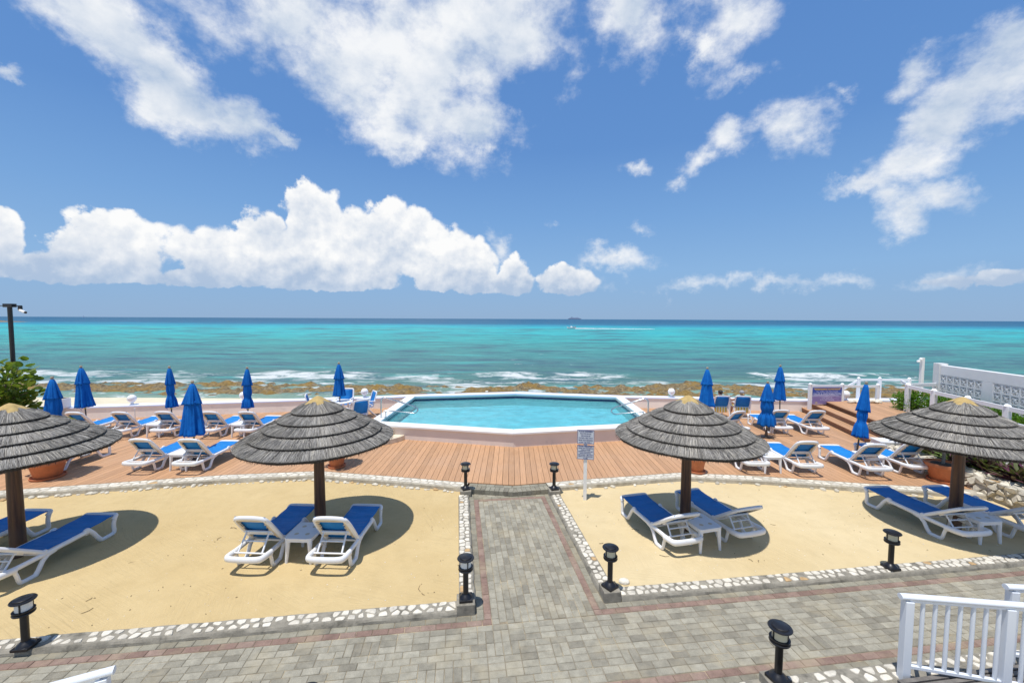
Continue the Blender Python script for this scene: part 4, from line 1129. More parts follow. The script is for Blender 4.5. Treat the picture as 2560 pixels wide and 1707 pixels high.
# ------------------------------------------------------------------ closed parasols
def parasol(x, y, label, H=2.17, waist=0, seed=1, tilt=(0, 0), low=.78, fat=1.0, split=.55):
    rg = random.Random(seed); t = thing('closed_parasol', label, 'parasol', (x, y, DZ), rg.uniform(0, 6), 'closed blue parasols')
    t.rotation_euler = (R(tilt[0]+rg.uniform(-1.3, 1.3)), R(tilt[1]+rg.uniform(-1.8, 1.8)), 0)
    MB().tube([(0, 0, 0), (0, 0, H-.05)], .02, 10).build('pole', MT['darkpole'], t, smooth=True)
    MB().lathe([(.16, 0), (.16, .03), (.05, .06), (.032, .25), (.0, .25)], 18).build('base', MT['darkpole'], t, smooth=True)
    MB().lathe([(.02, H-.06), (.034, H-.05), (.03, H-.03), (.042, H-.01), (.036, H+.015), (0, H+.025)], 14).build('finial', MT['finial'], t, smooth=True)
    MB().tube([(0, 0, low-.07), (0, 0, low+.02)], .027, 10).build('collar', MT['brass'], t, smooth=True)
    ph = [rg.uniform(0, 6.28) for _ in range(6)]
    def fold(z0, z1, am):
        def f(a, r, z):
            if r > .0: z = z+.012*math.sin(3*a+ph[5])
            q = (z-z1)/(z0-z1) if z0 != z1 else 0
            w = am*(.30+.70*(1-q))
            tw = .5*(z1-z)
            return r*(1+w*(.55*abs(math.cos(4*a+ph[0]+tw))-.28+.35*math.cos(5*a+ph[1]-tw)*.6+.22*math.cos(11*a+ph[2])+.12*math.cos(19*a+ph[3]+3*z)))
        return f
    zt = H-.07; zs = zt-split
    n = 16; prof = []
    for i in range(n+1):
        q = i/n; z = low+(zs+.10-low)*q
        r = (.178-.058*q**.8)*fat
        if waist: r *= 1-.30*math.exp(-((z-(low+waist))/.10)**2)
        prof.append((r, z))
    MB().lathe([(.03, low+.06), (.12*fat, low+.015)]+prof, 72, fn=fold(zs, low, .62)).build('canopy', MT['canvas'], t, smooth='full')
    prof = []
    for i in range(13):
        q = i/12; z = zs+(zt-zs)*q; prof.append((.040+(.108*fat)*(1-q)**.72, z))
    MB().lathe([(.06, zs+.05), (.115*fat, zs+.02)]+prof+[(.0, zt+.012)], 72, fn=fold(zt, zs, .52)).build('top_flounce', MT['canvas'], t, smooth='full')
    if waist:
        zz = low+waist; MB().tube([(.075*fat*math.cos(a)*1.25, .075*fat*math.sin(a)*1.25, zz+.02*math.sin(a)) for a in [k*math.pi/8 for k in range(16)]], .012, 6, closed=True).build('tie_strap', MT['rope'], t, smooth=True)
    a = rg.uniform(-2.2, -.8); r = .17*fat
    MB().tube([(r*math.cos(a), r*math.sin(a), low+.12), (r*1.1*math.cos(a), r*1.1*math.sin(a), low+.0), (r*1.05*math.cos(a+.2), r*1.05*math.sin(a+.2), low-.07)], .007, 5).build('tie_cord', MT['rope'], t)
    return t
parasol(-13.05, 11.55, 'closed blue parasol beside the sea grape bush at the far left', 2.17, .30, 1, fat=1.2)
parasol(-14.7, 14.0, 'closed blue parasol second from the left, flaring at its hem', 2.19, 0, 2, fat=1.25)
parasol(-11.75, 14.0, 'slim closed blue parasol third from the left in the back row, tied at the waist', 2.18, .42, 3, fat=.80)
parasol(-8.62, 10.95, 'wide closed blue parasol between the two front left deck loungers', 2.15, 0, 4, fat=1.35, low=.70)
parasol(-9.12, 14.0, 'closed blue parasol with a tied waist behind the rightmost left deck loungers', 2.17, .36, 5, fat=.88)
parasol(-6.5, 15.35, 'closed blue parasol standing through the white dining table', 2.2, 0, 6, fat=1.05, low=.95)
parasol(6.95, 14.5, 'closed blue parasol left of the two seated people', 2.17, 0, 7, fat=1.25, low=.80)
parasol(8.42, 13.35, 'closed blue parasol tied in at the waist between the back right loungers', 1.86, .42, 8, fat=1.3, low=.42, split=.58)
parasol(10.2, 15.4, 'closed blue parasol behind the right loungers, left of the banner', 2.17, 0, 9, fat=1.05, low=.86)
parasol(9.72, 11.35, 'tilted closed blue parasol in front of the wooden steps', 2.16, .45, 10, tilt=(0, 4.5), fat=.88, low=.62, split=.75)

# ------------------------------------------------------------------ bollard lights
def make_bollard(lens):
    t = thing('bollard_light', 'x', 'bollard light'); B = MT['black']
    MB().box((0, 0, .018), (.18, .18, .036)).build('base_plate', B, t, bevel=.006)
    MB().lathe([(.088, .036), (.08, .05), (.055, .07), (.042, .085)], 20).build('foot', B, t, smooth=True)
    MB().tube([(0, 0, .07), (0, 0, .40)], .038, 18).build('post', B, t, smooth=True)
    MB().lathe([(.038, .385), (.05, .40), (.098, .418), (.102, .43), (.098, .44), (.088, .444), (.098, .452), (.10, .465), (.07, .47)], 24).build('collar', B, t, smooth=30)
    MB().lathe([(.074, .468), (.074, .572), (.0, .573)], 24).build('lens', MT[lens], t, smooth=30)
    for k in range(3):
        a = R(-70+120*k); MB().box((.077*math.cos(a), .077*math.sin(a), .519), (.010, .014, .104), rz=a).build('lens_bar', B, t)
    MB().lathe([(.06, .570), (.113, .573), (.117, .581), (.111, .590), (.083, .592), (.081, .602), (.074, .606), (0, .607)], 28).build('top_cap', B, t, smooth=30)
    return t
bo = {k: make_bollard(k) for k in ('lens', 'lenswhite')}; bu = set()
ped = paint = None
def bollard(p, z, rz, label, lens, pedestal=None):
    o = bo[lens] if lens not in bu else copy_tree(bo[lens]); bu.add(lens)
    o.location = (p[0], p[1], z); o.rotation_euler = (0, 0, rz); o['label'] = label; o['group'] = 'black bollard lights'
    if pedestal:
        q = tag(MB().box((0, 0, z/2-.03), (.25, .25, z+.06-.002)).build('pedestal', MT['concrete'], bevel=.01), pedestal, 'pedestal', 'concrete lamp pedestals'); q.location = (p[0], p[1], 0); q.rotation_euler = (0, 0, TH)
bollard(W(65, 1616, .065), .065, TH, 'black bollard light with white lens on the left kerb corner of the frame', 'lenswhite')
p = ST(.06, 5.68); bollard(p, .145, TH, 'black bollard light with white lens at the near left corner of the path', 'lenswhite', 'square concrete block under the bollard light at the near left path corner')
p = ST(2.13, 5.68); bollard(p, .145, TH+.5, 'black bollard light with cream lens at the near right corner of the path', 'lens', 'square concrete block under the bollard light at the near right path corner')
p = W(1164, 1222, .14); bollard(p, .14, TH+.3, 'black bollard light at the left far end of the path by the deck', 'lens', 'concrete block under the bollard light at the left far path end')
p = W(1385, 1222, .14); bollard(p, .14, TH+.1, 'black bollard light at the right far end of the path by the deck', 'lens', 'concrete block under the bollard light at the right far path end')
bollard(W(2226, 1419, .065), .065, TH, 'black bollard light on the kerb in front of the rightmost sand loungers', 'lens')
p = W(1945, 1697, .16); bollard(p, .16, TH+.2, 'black bollard light near the white railing in the bottom right', 'lens', 'concrete block under the bollard light near the bottom right railing')
bollard((-1.80, 3.45), .10, TH, 'black bollard light whose cap just shows at the bottom frame edge', 'lens')

# ------------------------------------------------------------------ globe lamps
for i, (px, py, Y, lab) in enumerate([
    (312, 988, 15.5, 'white globe lamp on the sea wall at the left, before the brown rocks'), (626, 980, 17.0, 'white globe lamp on the sea wall behind a closed parasol left of centre'),
    (912, 972, 17.5, 'white globe lamp on the sea wall beside the blue dining chairs'), (1679, 978, 17.85, 'white globe lamp on the sea wall right of the pool'), (2112, 991, 17.35, 'white globe lamp above the coral pieces beside the banner')]):
    d = pixdir(px, py); k = Y/d.y; x = d.x*k; y = interp(SWALL, x)+.17 if i < 4 else 17.3
    z0 = .60 if i < 4 else .63; r = .15
    t = thing('globe_lamp', lab, 'lamp', (x, y, z0), 0, 'white globe lamps')
    MB().lathe([(.07, 0), (.07, .02), (.04, .05), (.045, .09), (.06, .10)], 16).build('base', MT['pvc'], t, smooth=True)
    MB().ball((0, 0, .10+r*.93), r, 22, 14).build('globe', MT['globe'], t, smooth='full')
# ------------------------------------------------------------------ chairs, dining table, people
def make_chair(label, loc, rz, group, towel=False, H=.98, dining=True):
    t = thing('sling_chair', label, 'chair', loc, rz, group); P = MT['pvc']; w = .27
    b0, b1 = Vector((0, -.20, .40)), Vector((0, -.37, H))
    X = lambda s: Vector((s, 0, 0))
    MB().tube(arc_pts([b0+X(-w), b1.lerp(b0, .06)+X(-w), b1+X(-w+.05), b1+X(w-.05), b1.lerp(b0, .06)+X(w), b0+X(w)], 2), .021, 8, flat=1.3).build('back_frame', P, t, smooth=True)
    lo = b0.lerp(b1, .10); hi = b0.lerp(b1, .95); MB().tube([lo+X(-w), lo+X(w)], .018, 8).build('back_bar', P, t, smooth=True)
    dn = (b1-b0).normalized(); nn = Vector((0, dn.z, -dn.y))
    mb = MB(); n = 8
    for i in range(n+1):
        q = lo.lerp(hi, i/n)-nn*.02*math.sin(math.pi*i/n); mb.v += [tuple(q+X(-w+.02)), tuple(q+X(w-.02))]
    mb.f = [(2*i, 2*i+1, 2*i+3, 2*i+2) for i in range(n)]
    o = mb.build('back_sling', MT['chairsling'], t, smooth='full'); o.modifiers.new('s', 'SOLIDIFY').thickness = .006
    mb = MB()
    for i in range(n+1):
        y = -.19+.43*i/n; z = .42-.03*math.sin(math.pi*i/n)+.02*i/n; mb.v += [(-w+.02, y, z), (w-.02, y, z)]
    mb.f = [(2*i, 2*i+1, 2*i+3, 2*i+2) for i in range(n)]
    o = mb.build('seat_sling', MT['chairsling'], t, smooth='full'); o.modifiers.new('s', 'SOLIDIFY').thickness = .006
    for s in (-w, w):
        MB().tube([(s, -.22, .415), (s, .26, .44)], .02, 8).build('seat_rail', P, t, smooth=True)
        MB().tube([(s*1.04, .30, .01), (s*1.04, .02, .40), (s*1.04, -.26, .62)] if dining else [(s*1.05, .28, .0), (s*1.05, .26, .62)], .018, 8).build('leg', P, t, smooth=True)
        MB().tube([(s*1.10, -.36, .01), (s*1.10, .02, .42), (s*1.10, .22, .63)] if dining else [(s*1.06, -.42, .0), (s*1.06, -.24, .42), (s*1.06, -.28, .62)], .018, 8).build('leg', P, t, smooth=True)
        MB().box((s*1.10, -.03, .645), (.055, .56, .03)).build('armrest', P, t, bevel=.01)
    for y in ((.30, -.36) if dining else (.28, -.42)): MB().tube([(-w*1.07, y*.93, .06), (w*1.07, y*.93, .06)], .014, 8).build('stretcher', P, t, smooth=True)
    if towel:
        mb = MB(); n = 10
        for i in range(n+1):
            q = i/n; y = .22-.47*min(1, q*1.5); z = .455-.03*math.sin(math.pi*min(1, q*1.5))-(.22*(q-.667)*3 if q > .667 else 0); mb.v += [(-.235, y, z), (.235, y, z)]
        mb.f = [(2*i, 2*i+1, 2*i+3, 2*i+2) for i in range(n)]
        tw = tag(mb.build('towel', MT['towel'], None, smooth='full'), 'yellow and white striped towel on the %s sea facing chair' % towel, 'towel', 'striped towels'); tw.modifiers.new('s', 'SOLIDIFY').thickness = .008
        tw.location = loc; tw.rotation_euler = (0, 0, rz)
    return t
GC = 'blue sling chairs at the dining table'
make_chair('blue sling chair on the left side of the white dining table', (-7.45, 15.5, DZ), R(-70), GC)
make_chair('blue sling chair behind the parasol, on the sea side of the dining table', (-6.75, 16.35, DZ), R(184), GC)
make_chair('blue sling chair right of the dining table, nearest the globe lamp', (-5.75, 15.95, DZ), R(125), GC)
make_chair('blue sling chair right of the dining table with its back to the pool', (-5.55, 14.6, DZ), R(42), GC)
dt = thing('dining_table', 'round white plastic dining table around the parasol pole', 'table', (-6.5, 15.35, DZ))
MB().lathe([(.0, .70), (.44, .70), (.455, .71), (.455, .728), (.44, .735), (.03, .735)], 36).build('table_top', MT['plastic'], dt, smooth=30)
for k in range(4):
    a = R(45+90*k); MB().tube([(.30*math.cos(a), .30*math.sin(a), .70), (.34*math.cos(a), .34*math.sin(a), 0)], [.035, .022], 8).build('leg', MT['plastic'], dt, smooth=True)
CA, CB = (8.28, 16.25), (9.12, 16.2)
make_chair('blue sling armchair of the dark haired person facing the sea', (*CA, DZ), R(-3), 'sea facing armchairs', 'left', .90, False)
make_chair('blue sling armchair of the person in a grey cap facing the sea', (*CB, DZ), R(-12), 'sea facing armchairs', 'right', .90, False)
def person(label, loc, rz, cap):
    V = []; E = []; Rr = []
    def v(p, r, par=None):
        V.append(p); Rr.append(r)
        if par is not None: E.append((par, len(V)-1))
        return len(V)-1
    pe = v((0, -.06, .50), (.13, .11)); sp = v((0, -.13, .62), (.125, .10), pe); ch = v((0, -.19, .74), (.145, .10), sp); nb = v((0, -.21, .835), (.085, .07), ch)
    nk = v((0, -.205, .885), (.052, .055), nb); h1 = v((0, -.185, .945), (.068, .08), nk); h2 = v((0, -.175, 1.01), (.078, .095), h1); h3 = v((0, -.18, 1.065), (.062, .075), h2)
    v((0, -.075, .985), .012, h2)
    for s in (-1, 1):
        v((s*.082, -.175, .99), .014, h2)
        sh = v((s*.15, -.20, .80), .068, ch); ua = v((s*.235, -.17, .74), .054, sh); el = v((s*.315, -.06, .69), .043, ua); fa = v((s*.315, .07, .695), .037, el); wr = v((s*.31, .18, .69), .027, fa)
        pa = v((s*.31, .235, .692), (.018, .036), wr)
        for k, (dx, l) in enumerate(((-.030, .062), (-.010, .074), (.010, .070), (.029, .055))):
            a = v((s*(.31)+dx, .268, .692), .0095, pa); b = v((s*.31+dx*1.1, .268+l*.55, .686), .0085, a); v((s*.31+dx*1.12, .268+l, .668), .0075, b)
        th = v((s*.31-s*.038, .225, .688), .011, pa); v((s*.31-s*.055, .258, .68), .009, th)
        hp = v((s*.10, -.03, .505), .095, pe); tg = v((s*.125, .18, .52), .078, hp); kn = v((s*.14, .40, .50), .058, tg); sn_ = v((s*.14, .50, .32), .05, kn); an = v((s*.14, .58, .10), .036, sn_); v((s*.15, .73, .045), .032, an)
    me = bpy.data.meshes.new('person'); me.from_pydata(V, E, []); me.materials.append(MT['skin'])
    o = bpy.data.objects.new('person', me); COL.objects.link(o); o.location = loc; o.rotation_euler = (0, 0, rz)
    mo = o.modifiers.new('skin', 'SKIN'); mo.use_smooth_shade = True
    if not me.skin_vertices: print('no skin layer')
    for i, r in enumerate(Rr): me.skin_vertices[0].data[i].radius = (r, r) if not isinstance(r, tuple) else r
    me.skin_vertices[0].data[0].use_root = True
    ss = o.modifiers.new('sub', 'SUBSURF'); ss.levels = 2; ss.render_levels = 2
    tag(o, label, 'person')
    if cap:
        mb = MB().ball((0, -.18, 1.035), .098, 18, 10, (.92, 1.12, .82)); mb.v = [q if q[2] > 1.01 else (q[0], q[1], 1.01) for q in mb.v]
        c = mb.build('cap', MT['cap'], o, smooth=True)
        MB().prism([(-.07, -.09), (.07, -.09), (.055, .0), (0, .022), (-.055, .0)], 1.008, 1.018).build('cap_peak', MT['cap'], c, bevel=.003)
        MB().ball((0, -.205, .985), .085, 14, 8, (.95, .95, .75)).build('hair', MT['blonde'], o, smooth=True)
        MB().tube([(0.01, -.28, 1.0), (.02, -.315, .97), (.03, -.315, .90), (.035, -.30, .84)], [.02, .03, .026, .01], 8).build('ponytail', MT['blonde'], o, smooth=True)
        MB().ball((0, -.055, .50), .175, 16, 8, (1.06, .85, .62)).build('swimwear', MT['darkcloth'], o, smooth=True)
        MB().tube([(.115*math.cos(a), -.19+.115*math.sin(a)*.95, .74) for a in [k*math.pi/8 for k in range(16)]], .03, 6, closed=True, flat=.5).build('swim_top', MT['towel'], o, smooth=True)
    else:
        mb = MB().ball((0, -.192, 1.035), .098, 18, 10, (.90, 1.05, .86)); mb.v = [tuple(Vector(q)*1.0) if q[1] < -.13 or q[2] > 1.05 else (q[0], -.13, q[2]) for q in mb.v]
        MB().add(mb.v, mb.f).build('hair', MT['hair'], o, smooth=True)
        MB().ball((0, -.05, .50), .175, 16, 8, (1.08, .9, .62)).build('swim_shorts', MT['darkcloth'], o, smooth=True)
    return o
person('person with short dark hair and bare shoulders seated facing the sea', (CA[0]-.02, CA[1]+.0, DZ-.005), R(-3), False)
person('person in a grey cap with a blonde ponytail seated facing the sea', (CB[0], CB[1]+.0, DZ-.005), R(-12), True)

# ------------------------------------------------------------------ plants
def leaf_shape(l, w, n=6, fold=.15):
    vs = []; fs = []
    for i in range(n+1):
        q = i/n; hw = w/2*math.sin(math.pi*min(1, .06+q*.94))**.8
        z = -.18*l*q*q
        vs += [(-hw, l*q, z+fold*hw), (0, l*q, z), (hw, l*q, z+fold*hw)]
    for i in range(n):
        a = 3*i; fs += [(a, a+1, a+4, a+3), (a+1, a+2, a+5, a+4)]
    return vs, fs
def cluster(centers, n, size, seed, up=.35):
    rg = random.Random(seed); mb = MB(); lv_, lf = leaf_shape(1, .62, 3)
    for i in range(n):
        c, r = rg.choice(centers); d = Vector((rg.gauss(0, 1), rg.gauss(0, 1), rg.gauss(0, 1))).normalized(); k = rg.random()**.35
        p = Vector((c[0]+d.x*r[0]*k, c[1]+d.y*r[1]*k, c[2]+d.z*r[2]*k))
        out = (d+Vector((0, 0, up))+Vector((rg.gauss(0, .5), rg.gauss(0, .5), rg.gauss(0, .4)))).normalized()
        m = Matrix.Translation(p) @ out.to_track_quat('Y', 'Z').to_matrix().to_4x4() @ Matrix.Rotation(rg.uniform(0, 6.28), 4, 'Y') @ Matrix.Scale(size*rg.uniform(.6, 1.2), 4)
        mb.add([m @ Vector(v) for v in lv_], lf)
    return mb
def make_palm(label, loc, h, nf, fl, seed, parent_label=None):
    t = thing('potted_palm', label, 'palm', loc, 0); rg = random.Random(seed)
    MB().tube([(0, 0, 0), (.01, .0, h*.5), (.0, .01, h)], [.035, .032, .026], 10).build('trunk', MT['trunk'], t, smooth=True)
    MB().tube([(0, 0, h-.02), (0, .0, h+.16)], [.03, .022], 10).build('crownshaft', MT['aloe'], t, smooth=True)
    for k in range(nf):
        a = 6.283*k/nf+rg.uniform(-.3, .3); e = rg.uniform(.5, 1.15); pts = []; mb = MB()
        for i in range(9):
            q = i/8; r = fl*q*math.cos(e*(1-.2*q)); z = h+.12+fl*(math.sin(e)*q-.85*q*q*.9)
            pts.append(Vector((r*math.cos(a), r*math.sin(a), z)))
        f = MB().tube(pts, [.010*(1-.8*i/8)+.002 for i in range(9)], 5).build('frond', MT['palm'], t, smooth=True)
        lv_, lf = leaf_shape(1, .085, 3, .4)
        for i in range(2, 42):
            q = i/42; j = min(7, int(q*8)); p = pts[j].lerp(pts[j+1], q*8-j); tan = (pts[j+1]-pts[j]).normalized()
            side = tan.cross(Vector((0, 0, 1))).normalized()
            for s in (-1, 1):
                d = (side*s*1.0+tan*.75+Vector((0, 0, -.25+rg.uniform(-.1, .1)))).normalized()
                m = Matrix.Translation(p) @ d.to_track_quat('Y', 'Z').to_matrix().to_4x4() @ Matrix.Scale(fl*.42*math.sin(math.pi*(.12+.85*q))+.02, 4)
                mb.add([m @ Vector(v) for v in lv_], lf)
        mb.build('leaflets', MT['palm'], f)
    return t
def make_pot(label, x, y, r, h):
    t = thing('terracotta_pot', label, 'flower pot', (x, y, DZ), 0, 'terracotta pots on the deck')
    MB().lathe([(.0, .0), (r*.80, .0), (r*.86, .015), (r*.88, .05), (r*.84, .055), (r*.80, .03), (0, .03)], 32).build('saucer', MT['terracotta'], t, smooth=30)
    MB().lathe([(r*.62, .031), (r*.68, .06), (r*.86, h*.78), (r*.88, h*.80), (r*1.0, h*.82), (r*1.02, h*.84), (r*1.02, h*.98), (r*1.0, h), (r*.92, h), (r*.90, h*.93), (.0, h*.92)], 36).build('pot', MT['terracotta'], t, smooth=30)
    MB().lathe([(r*.905, h*.90), (r*.6, h*.94), (0, h*.955)], 20).build('soil', MT['soil'], t, smooth=True)
    return h*.94+DZ
p = W(88, 1204, DZ); z = make_pot('wide terracotta pot behind the leftmost umbrella post', p.x, p.y+.27, .36, .43); make_palm('small palm growing in the wide left terracotta pot', (p.x+.02, p.y+.27, z), .75, 9, .75, 1)
p = W(834, 1173, DZ); z = make_pot('terracotta pot beside the umbrella post left of the path', p.x, p.y+.2, .25, .40); make_palm('small palm in the terracotta pot left of the path', (p.x, p.y+.2, z), .55, 9, .62, 2)
p = W(1749, 1186, DZ); z = make_pot('terracotta pot with leafy plant beside the umbrella post right of the path', p.x, p.y+.2, .25, .40); PX, PY, PZ = p.x, p.y+.2, z
p = W(2385, 1213, DZ); z = make_pot('wide terracotta pot with palm behind the rightmost umbrella post', p.x, p.y+.27, .33, .45); make_palm('small yellow green palm in the right terracotta pot', (p.x, p.y+.27, z), .62, 9, .70, 4)
t = thing('leafy_plant', 'low green leafy plant filling the terracotta pot right of the path', 'plant', (PX, PY, PZ)); rg = random.Random(8)
for k in range(26):
    a = rg.uniform(0, 6.28); lv_, lf = leaf_shape(rg.uniform(.18, .30), .075, 5, .3)
    m = Matrix.Rotation(a, 4, 'Z') @ Matrix.Translation((0, .02, 0)) @ Matrix.Rotation(rg.uniform(.35, 1.1), 4, 'X')
    MB().add([m @ Vector(v) for v in lv_], lf).build('leaf', MT['aloe'], t, smooth='full')

# purple leaved border plants behind the right retaining wall
def rhoeo(seed):
    rg = random.Random(seed); mb = MB()
    for k in range(40):
        a = rg.uniform(0, 6.28); e = rg.uniform(.35, 1.35); l = rg.uniform(.20, .33)
        vs, fs = leaf_shape(l, .048, 4, .5)
        m = Matrix.Translation((rg.uniform(-.06, .06), rg.uniform(-.06, .06), rg.uniform(0, .08))) @ Matrix.Rotation(a, 4, 'Z') @ Matrix.Rotation(e, 4, 'X')
        mb.add([m @ Vector(v) for v in vs], fs)
    return mb.mesh('foliage', MT['rhoeo'])
RH = [rhoeo(k) for k in range(4)]
bed = MB().prism([(11.12, 7.0), (11.95, 7.0), (11.95, 12.0), (11.12, 12.0)], -.05, .41).build('plant_bed', MT['soil']); struct('plant_bed', bed)
bed2 = MB().prism([(13.15, 6.8), (14.0, 6.8), (14.3, 11.0), (13.15, 11.0)], -.05, .51).build('plant_bed', MT['soil']); struct('plant_bed', bed2)
struct('ramp_path', MB().prism([(11.97, 6.8), (13.0, 6.8), (13.0, 11.1), (11.97, 11.1)], -.05, .37).build('ramp_path', MT['ramp']))
rg = random.Random(41)
ONES = ['', 'first', 'second', 'third', 'fourth', 'fifth', 'sixth', 'seventh', 'eighth', 'ninth', 'tenth', 'eleventh', 'twelfth', 'thirteenth', 'fourteenth', 'fifteenth', 'sixteenth', 'seventeenth', 'eighteenth', 'nineteenth', 'twentieth']
def nth(i): return ONES[i] if i < 21 else ('twenty ', 'thirty ')[i//10-2]+ONES[i % 10] if i % 10 else 'thirtieth'
def purple(x, y, z, lab):
    t = thing('purple_plant', lab, 'plant', (x, y, z), rg.uniform(0, 6), 'purple border plants')
    link('foliage', rg.choice(RH), t); s = rg.uniform(1.3, 1.9); t.scale = (s, s, s)
for i in range(26): purple(11.10+.6*rg.random()**1.5, 11.8-4.0*(i+rg.random())/26, .40, 'purple spiky plant, %s from the deck end of the border behind the stone wall' % nth(i+1))
for i in range(14): purple(13.25+.6*rg.random(), 10.8-3.2*(i+rg.random())/14, .50, 'purple spiky plant, %s from the far end of the border beyond the ramp' % nth(i+1))
def retaining(label, x0, x1, y0, y1, zt, seed, size):
    o = thing('stone_wall', label, 'wall', (x0, y0, 0)); L = y1-y0; w = x1-x0
    MB().prism([(0, 0), (w, 0), (w, L), (0, L)], -.05, zt-.01).build('wall_core', MT['mortar'], o)
    stone_strip(o, L, zt-DZ+.06, lambda u, v, q: (-q, L-u, DZ-.05+v), size, 1.02, .045, MT['stonegrey'], seed, 2.1, .0, rough=1.6)
    stone_strip(o, L, w, lambda u, v, q: (v, u, zt-.012+q), size*1.1, 1.0, .025, MT['stonegrey'], seed+1, 1.9, .0, rough=1.6)
    return o
retaining('rough white stone retaining wall at the right end of the deck', 10.72, 11.14, 6.9, 12.05, .45, 51, .105)
retaining('white stone edging between the ramp and the far right plant border', 13.0, 13.16, 6.9, 11.0, .56, 57, .12)

# hedge before the breeze block wall
rg = random.Random(62)
for i, (x, y, z, rx, ry, rz_) in enumerate([(14.95, 15.3, 1.0, .42, .5, .42), (15.2, 14.6, 1.02, .5, .55, .42), (15.1, 13.7, 1.02, .45, .6, .40), (15.0, 12.8, 1.0, .45, .6, .40), (14.85, 11.9, .98, .45, .6, .40), (14.7, 11.0, .95, .45, .6, .40), (14.55, 10.2, .92, .45, .55, .40)]):
    lab = ['bright green shrub at the corner of the white fence', 'bright green shrub by the end of the pierced block wall', 'bright green hedge shrub below the pierced block wall, third from the fence corner', 'bright green hedge shrub behind the rightmost thatch, fourth from the fence corner', 'bright green hedge shrub right of the rightmost thatch cap, fifth from the fence corner', 'bright green hedge shrub near the right frame edge, sixth from the fence corner', 'bright green hedge shrub cut by the right frame edge'][i]
    t = thing('hedge_shrub', lab, 'shrub', (x, y, .45), 0, 'hedge shrubs')
    cs = [((rg.uniform(-.3, .3)*rx, rg.uniform(-.8, .8)*ry, z-.45+rg.uniform(-.3, .25)*rz_), (rx*.75, ry*.6, rz_*.8)) for _ in range(7)]+[((0, 0, .25), (rx, ry, .3))]
    cluster(cs, 1900, .075, 70+i).build('foliage', MT['hedge'], t)
    for k in range(4): MB().tube([(0, 0, -.1), (rg.uniform(-.2, .2), rg.uniform(-.3, .3), .55)], .015, 5).build('stem', MT['bark'], t)

# sea grape on the left with its big round leaves
t = thing('sea_grape', 'sea grape bush with big round leaves at the left edge', 'bush', (-18.0, 14.3, .6)); rg = random.Random(31)
pts = []
for k in range(9):
    a = rg.uniform(0, 6.28); tip = Vector((1.25*math.cos(a)*rg.uniform(.5, 1), .7*math.sin(a)*rg.uniform(.4, 1), rg.uniform(.5, 1.75)))
    mid = tip*.5+Vector((0, 0, .2)); MB().tube([(0, 0, 0), mid, tip], [.03, .02, .008], 6).build('branch', MT['bark'], t, smooth=True)
def rleaf():
    vs = [(0, 0, 0)]; fs = []; n = 12
    for i in range(n):
        a = 6.283*i/n; r = 1-.15*abs(math.cos(a/2)) if False else 1
        vs.append((math.cos(a)*r, math.sin(a)*r*.92+.9, .14*abs(math.cos(a))))
    vs[0] = (0, .9, 0)
    for i in range(n): fs.append((0, 1+i, 1+(i+1) % n))
    return MB().add(vs, fs).mesh('leaf', MT['grape'])
RL = rleaf()
for k in range(285):
    q = rg.random(); a = rg.uniform(0, 6.28); zz = rg.uniform(-.1, 1.85)
    rr = 1.35*math.sqrt(max(.05, 1-((zz-.75)/1.25)**2))*(.55+.45*math.sqrt(rg.random()))
    p = Vector((rr*math.cos(a), rr*.65*math.sin(a)-.1, zz+.12*math.sin(a*5)))
    d = Vector((math.cos(a)+rg.gauss(0, .4), math.sin(a)-.3+rg.gauss(0, .4), .5+rg.gauss(0, .4))).normalized()
    o = link('leaf', RL, t); o.rotation_mode = 'QUATERNION'
    o.matrix_local = Matrix.Translation(p) @ d.to_track_quat('Y', 'Z').to_matrix().to_4x4() @ Matrix.Rotation(rg.uniform(-.8, .8), 4, 'Y') @ Matrix.Scale(rg.uniform(.085, .135), 4)
fl = cluster([((-.2, -.1, .5), (1.0, .5, .6)), ((.1, -.1, 1.1), (.9, .5, .55)), ((-.3, 0, .2), (1.1, .5, .4)), ((.5, -.1, .35), (.6, .4, .4))], 1500, .17, 91, .5).build('inner_foliage', MT['grape'], t); fl['kind'] = 'stuff'
t = thing('planter_box', 'white planter box below the sea grape on the sea wall', 'planter', (-16.95, 15.15, .60))
MB().box((0, 0, .18), (.62, .34, .36)).build('box', MT['pvc'], t, bevel=.012); MB().box((0, 0, .362), (.56, .28, .012)).build('soil', MT['soil'], t)
for x in (-.2, 0, .2): MB().box((x, -.172, .18), (.02, .012, .34)).build('rib', MT['pvc'], t)

# ------------------------------------------------------------------ poles with cameras
t = thing('camera_pole', 'dark steel pole with security cameras at the left edge', 'pole', (-18.35, 15.0, -.05))
MB().tube([(0, 0, 0), (0, 0, 4.42)], .065, 14).build('post', MT['black'], t, smooth=True)
MB().box((0, 0, 4.45), (.34, .16, .13)).build('head_box', MT['black'], t, bevel=.01)
MB().tube([(-.75, 0, 4.44), (.45, 0, 4.44)], .016, 8).build('cross_arm', MT['black'], t)
for sx in (1, -1):
    c = MB(); x0 = sx*.38 if sx > 0 else -.70
    ca = MB().box((x0, 0, 4.37), (.10, .08, .12)).build('camera_mount', MT['black'], t, bevel=.008)
    MB().lathe([(.0, 0), (.055, 0), (.055, .04), (.02, .05), (.0, .05)], 12, (x0+.02, -.02, 4.27)).build('camera_shade', MT['finial'], ca)
    MB().tube([(x0+.06, -.05, 4.27), (x0+.32, -.12, 4.20)], [.045, .04], 10).build('camera_body', MT['whitepaint'], ca, smooth=True)
    MB().tube([(x0+.31, -.117, 4.203), (x0+.345, -.127, 4.193)], .041, 10).build('camera_lens', MT['black'], ca, smooth=True)
t = thing('camera_post', 'rust stained white post with two small floodlights behind the fence', 'post', (17.0, 16.9, .0))
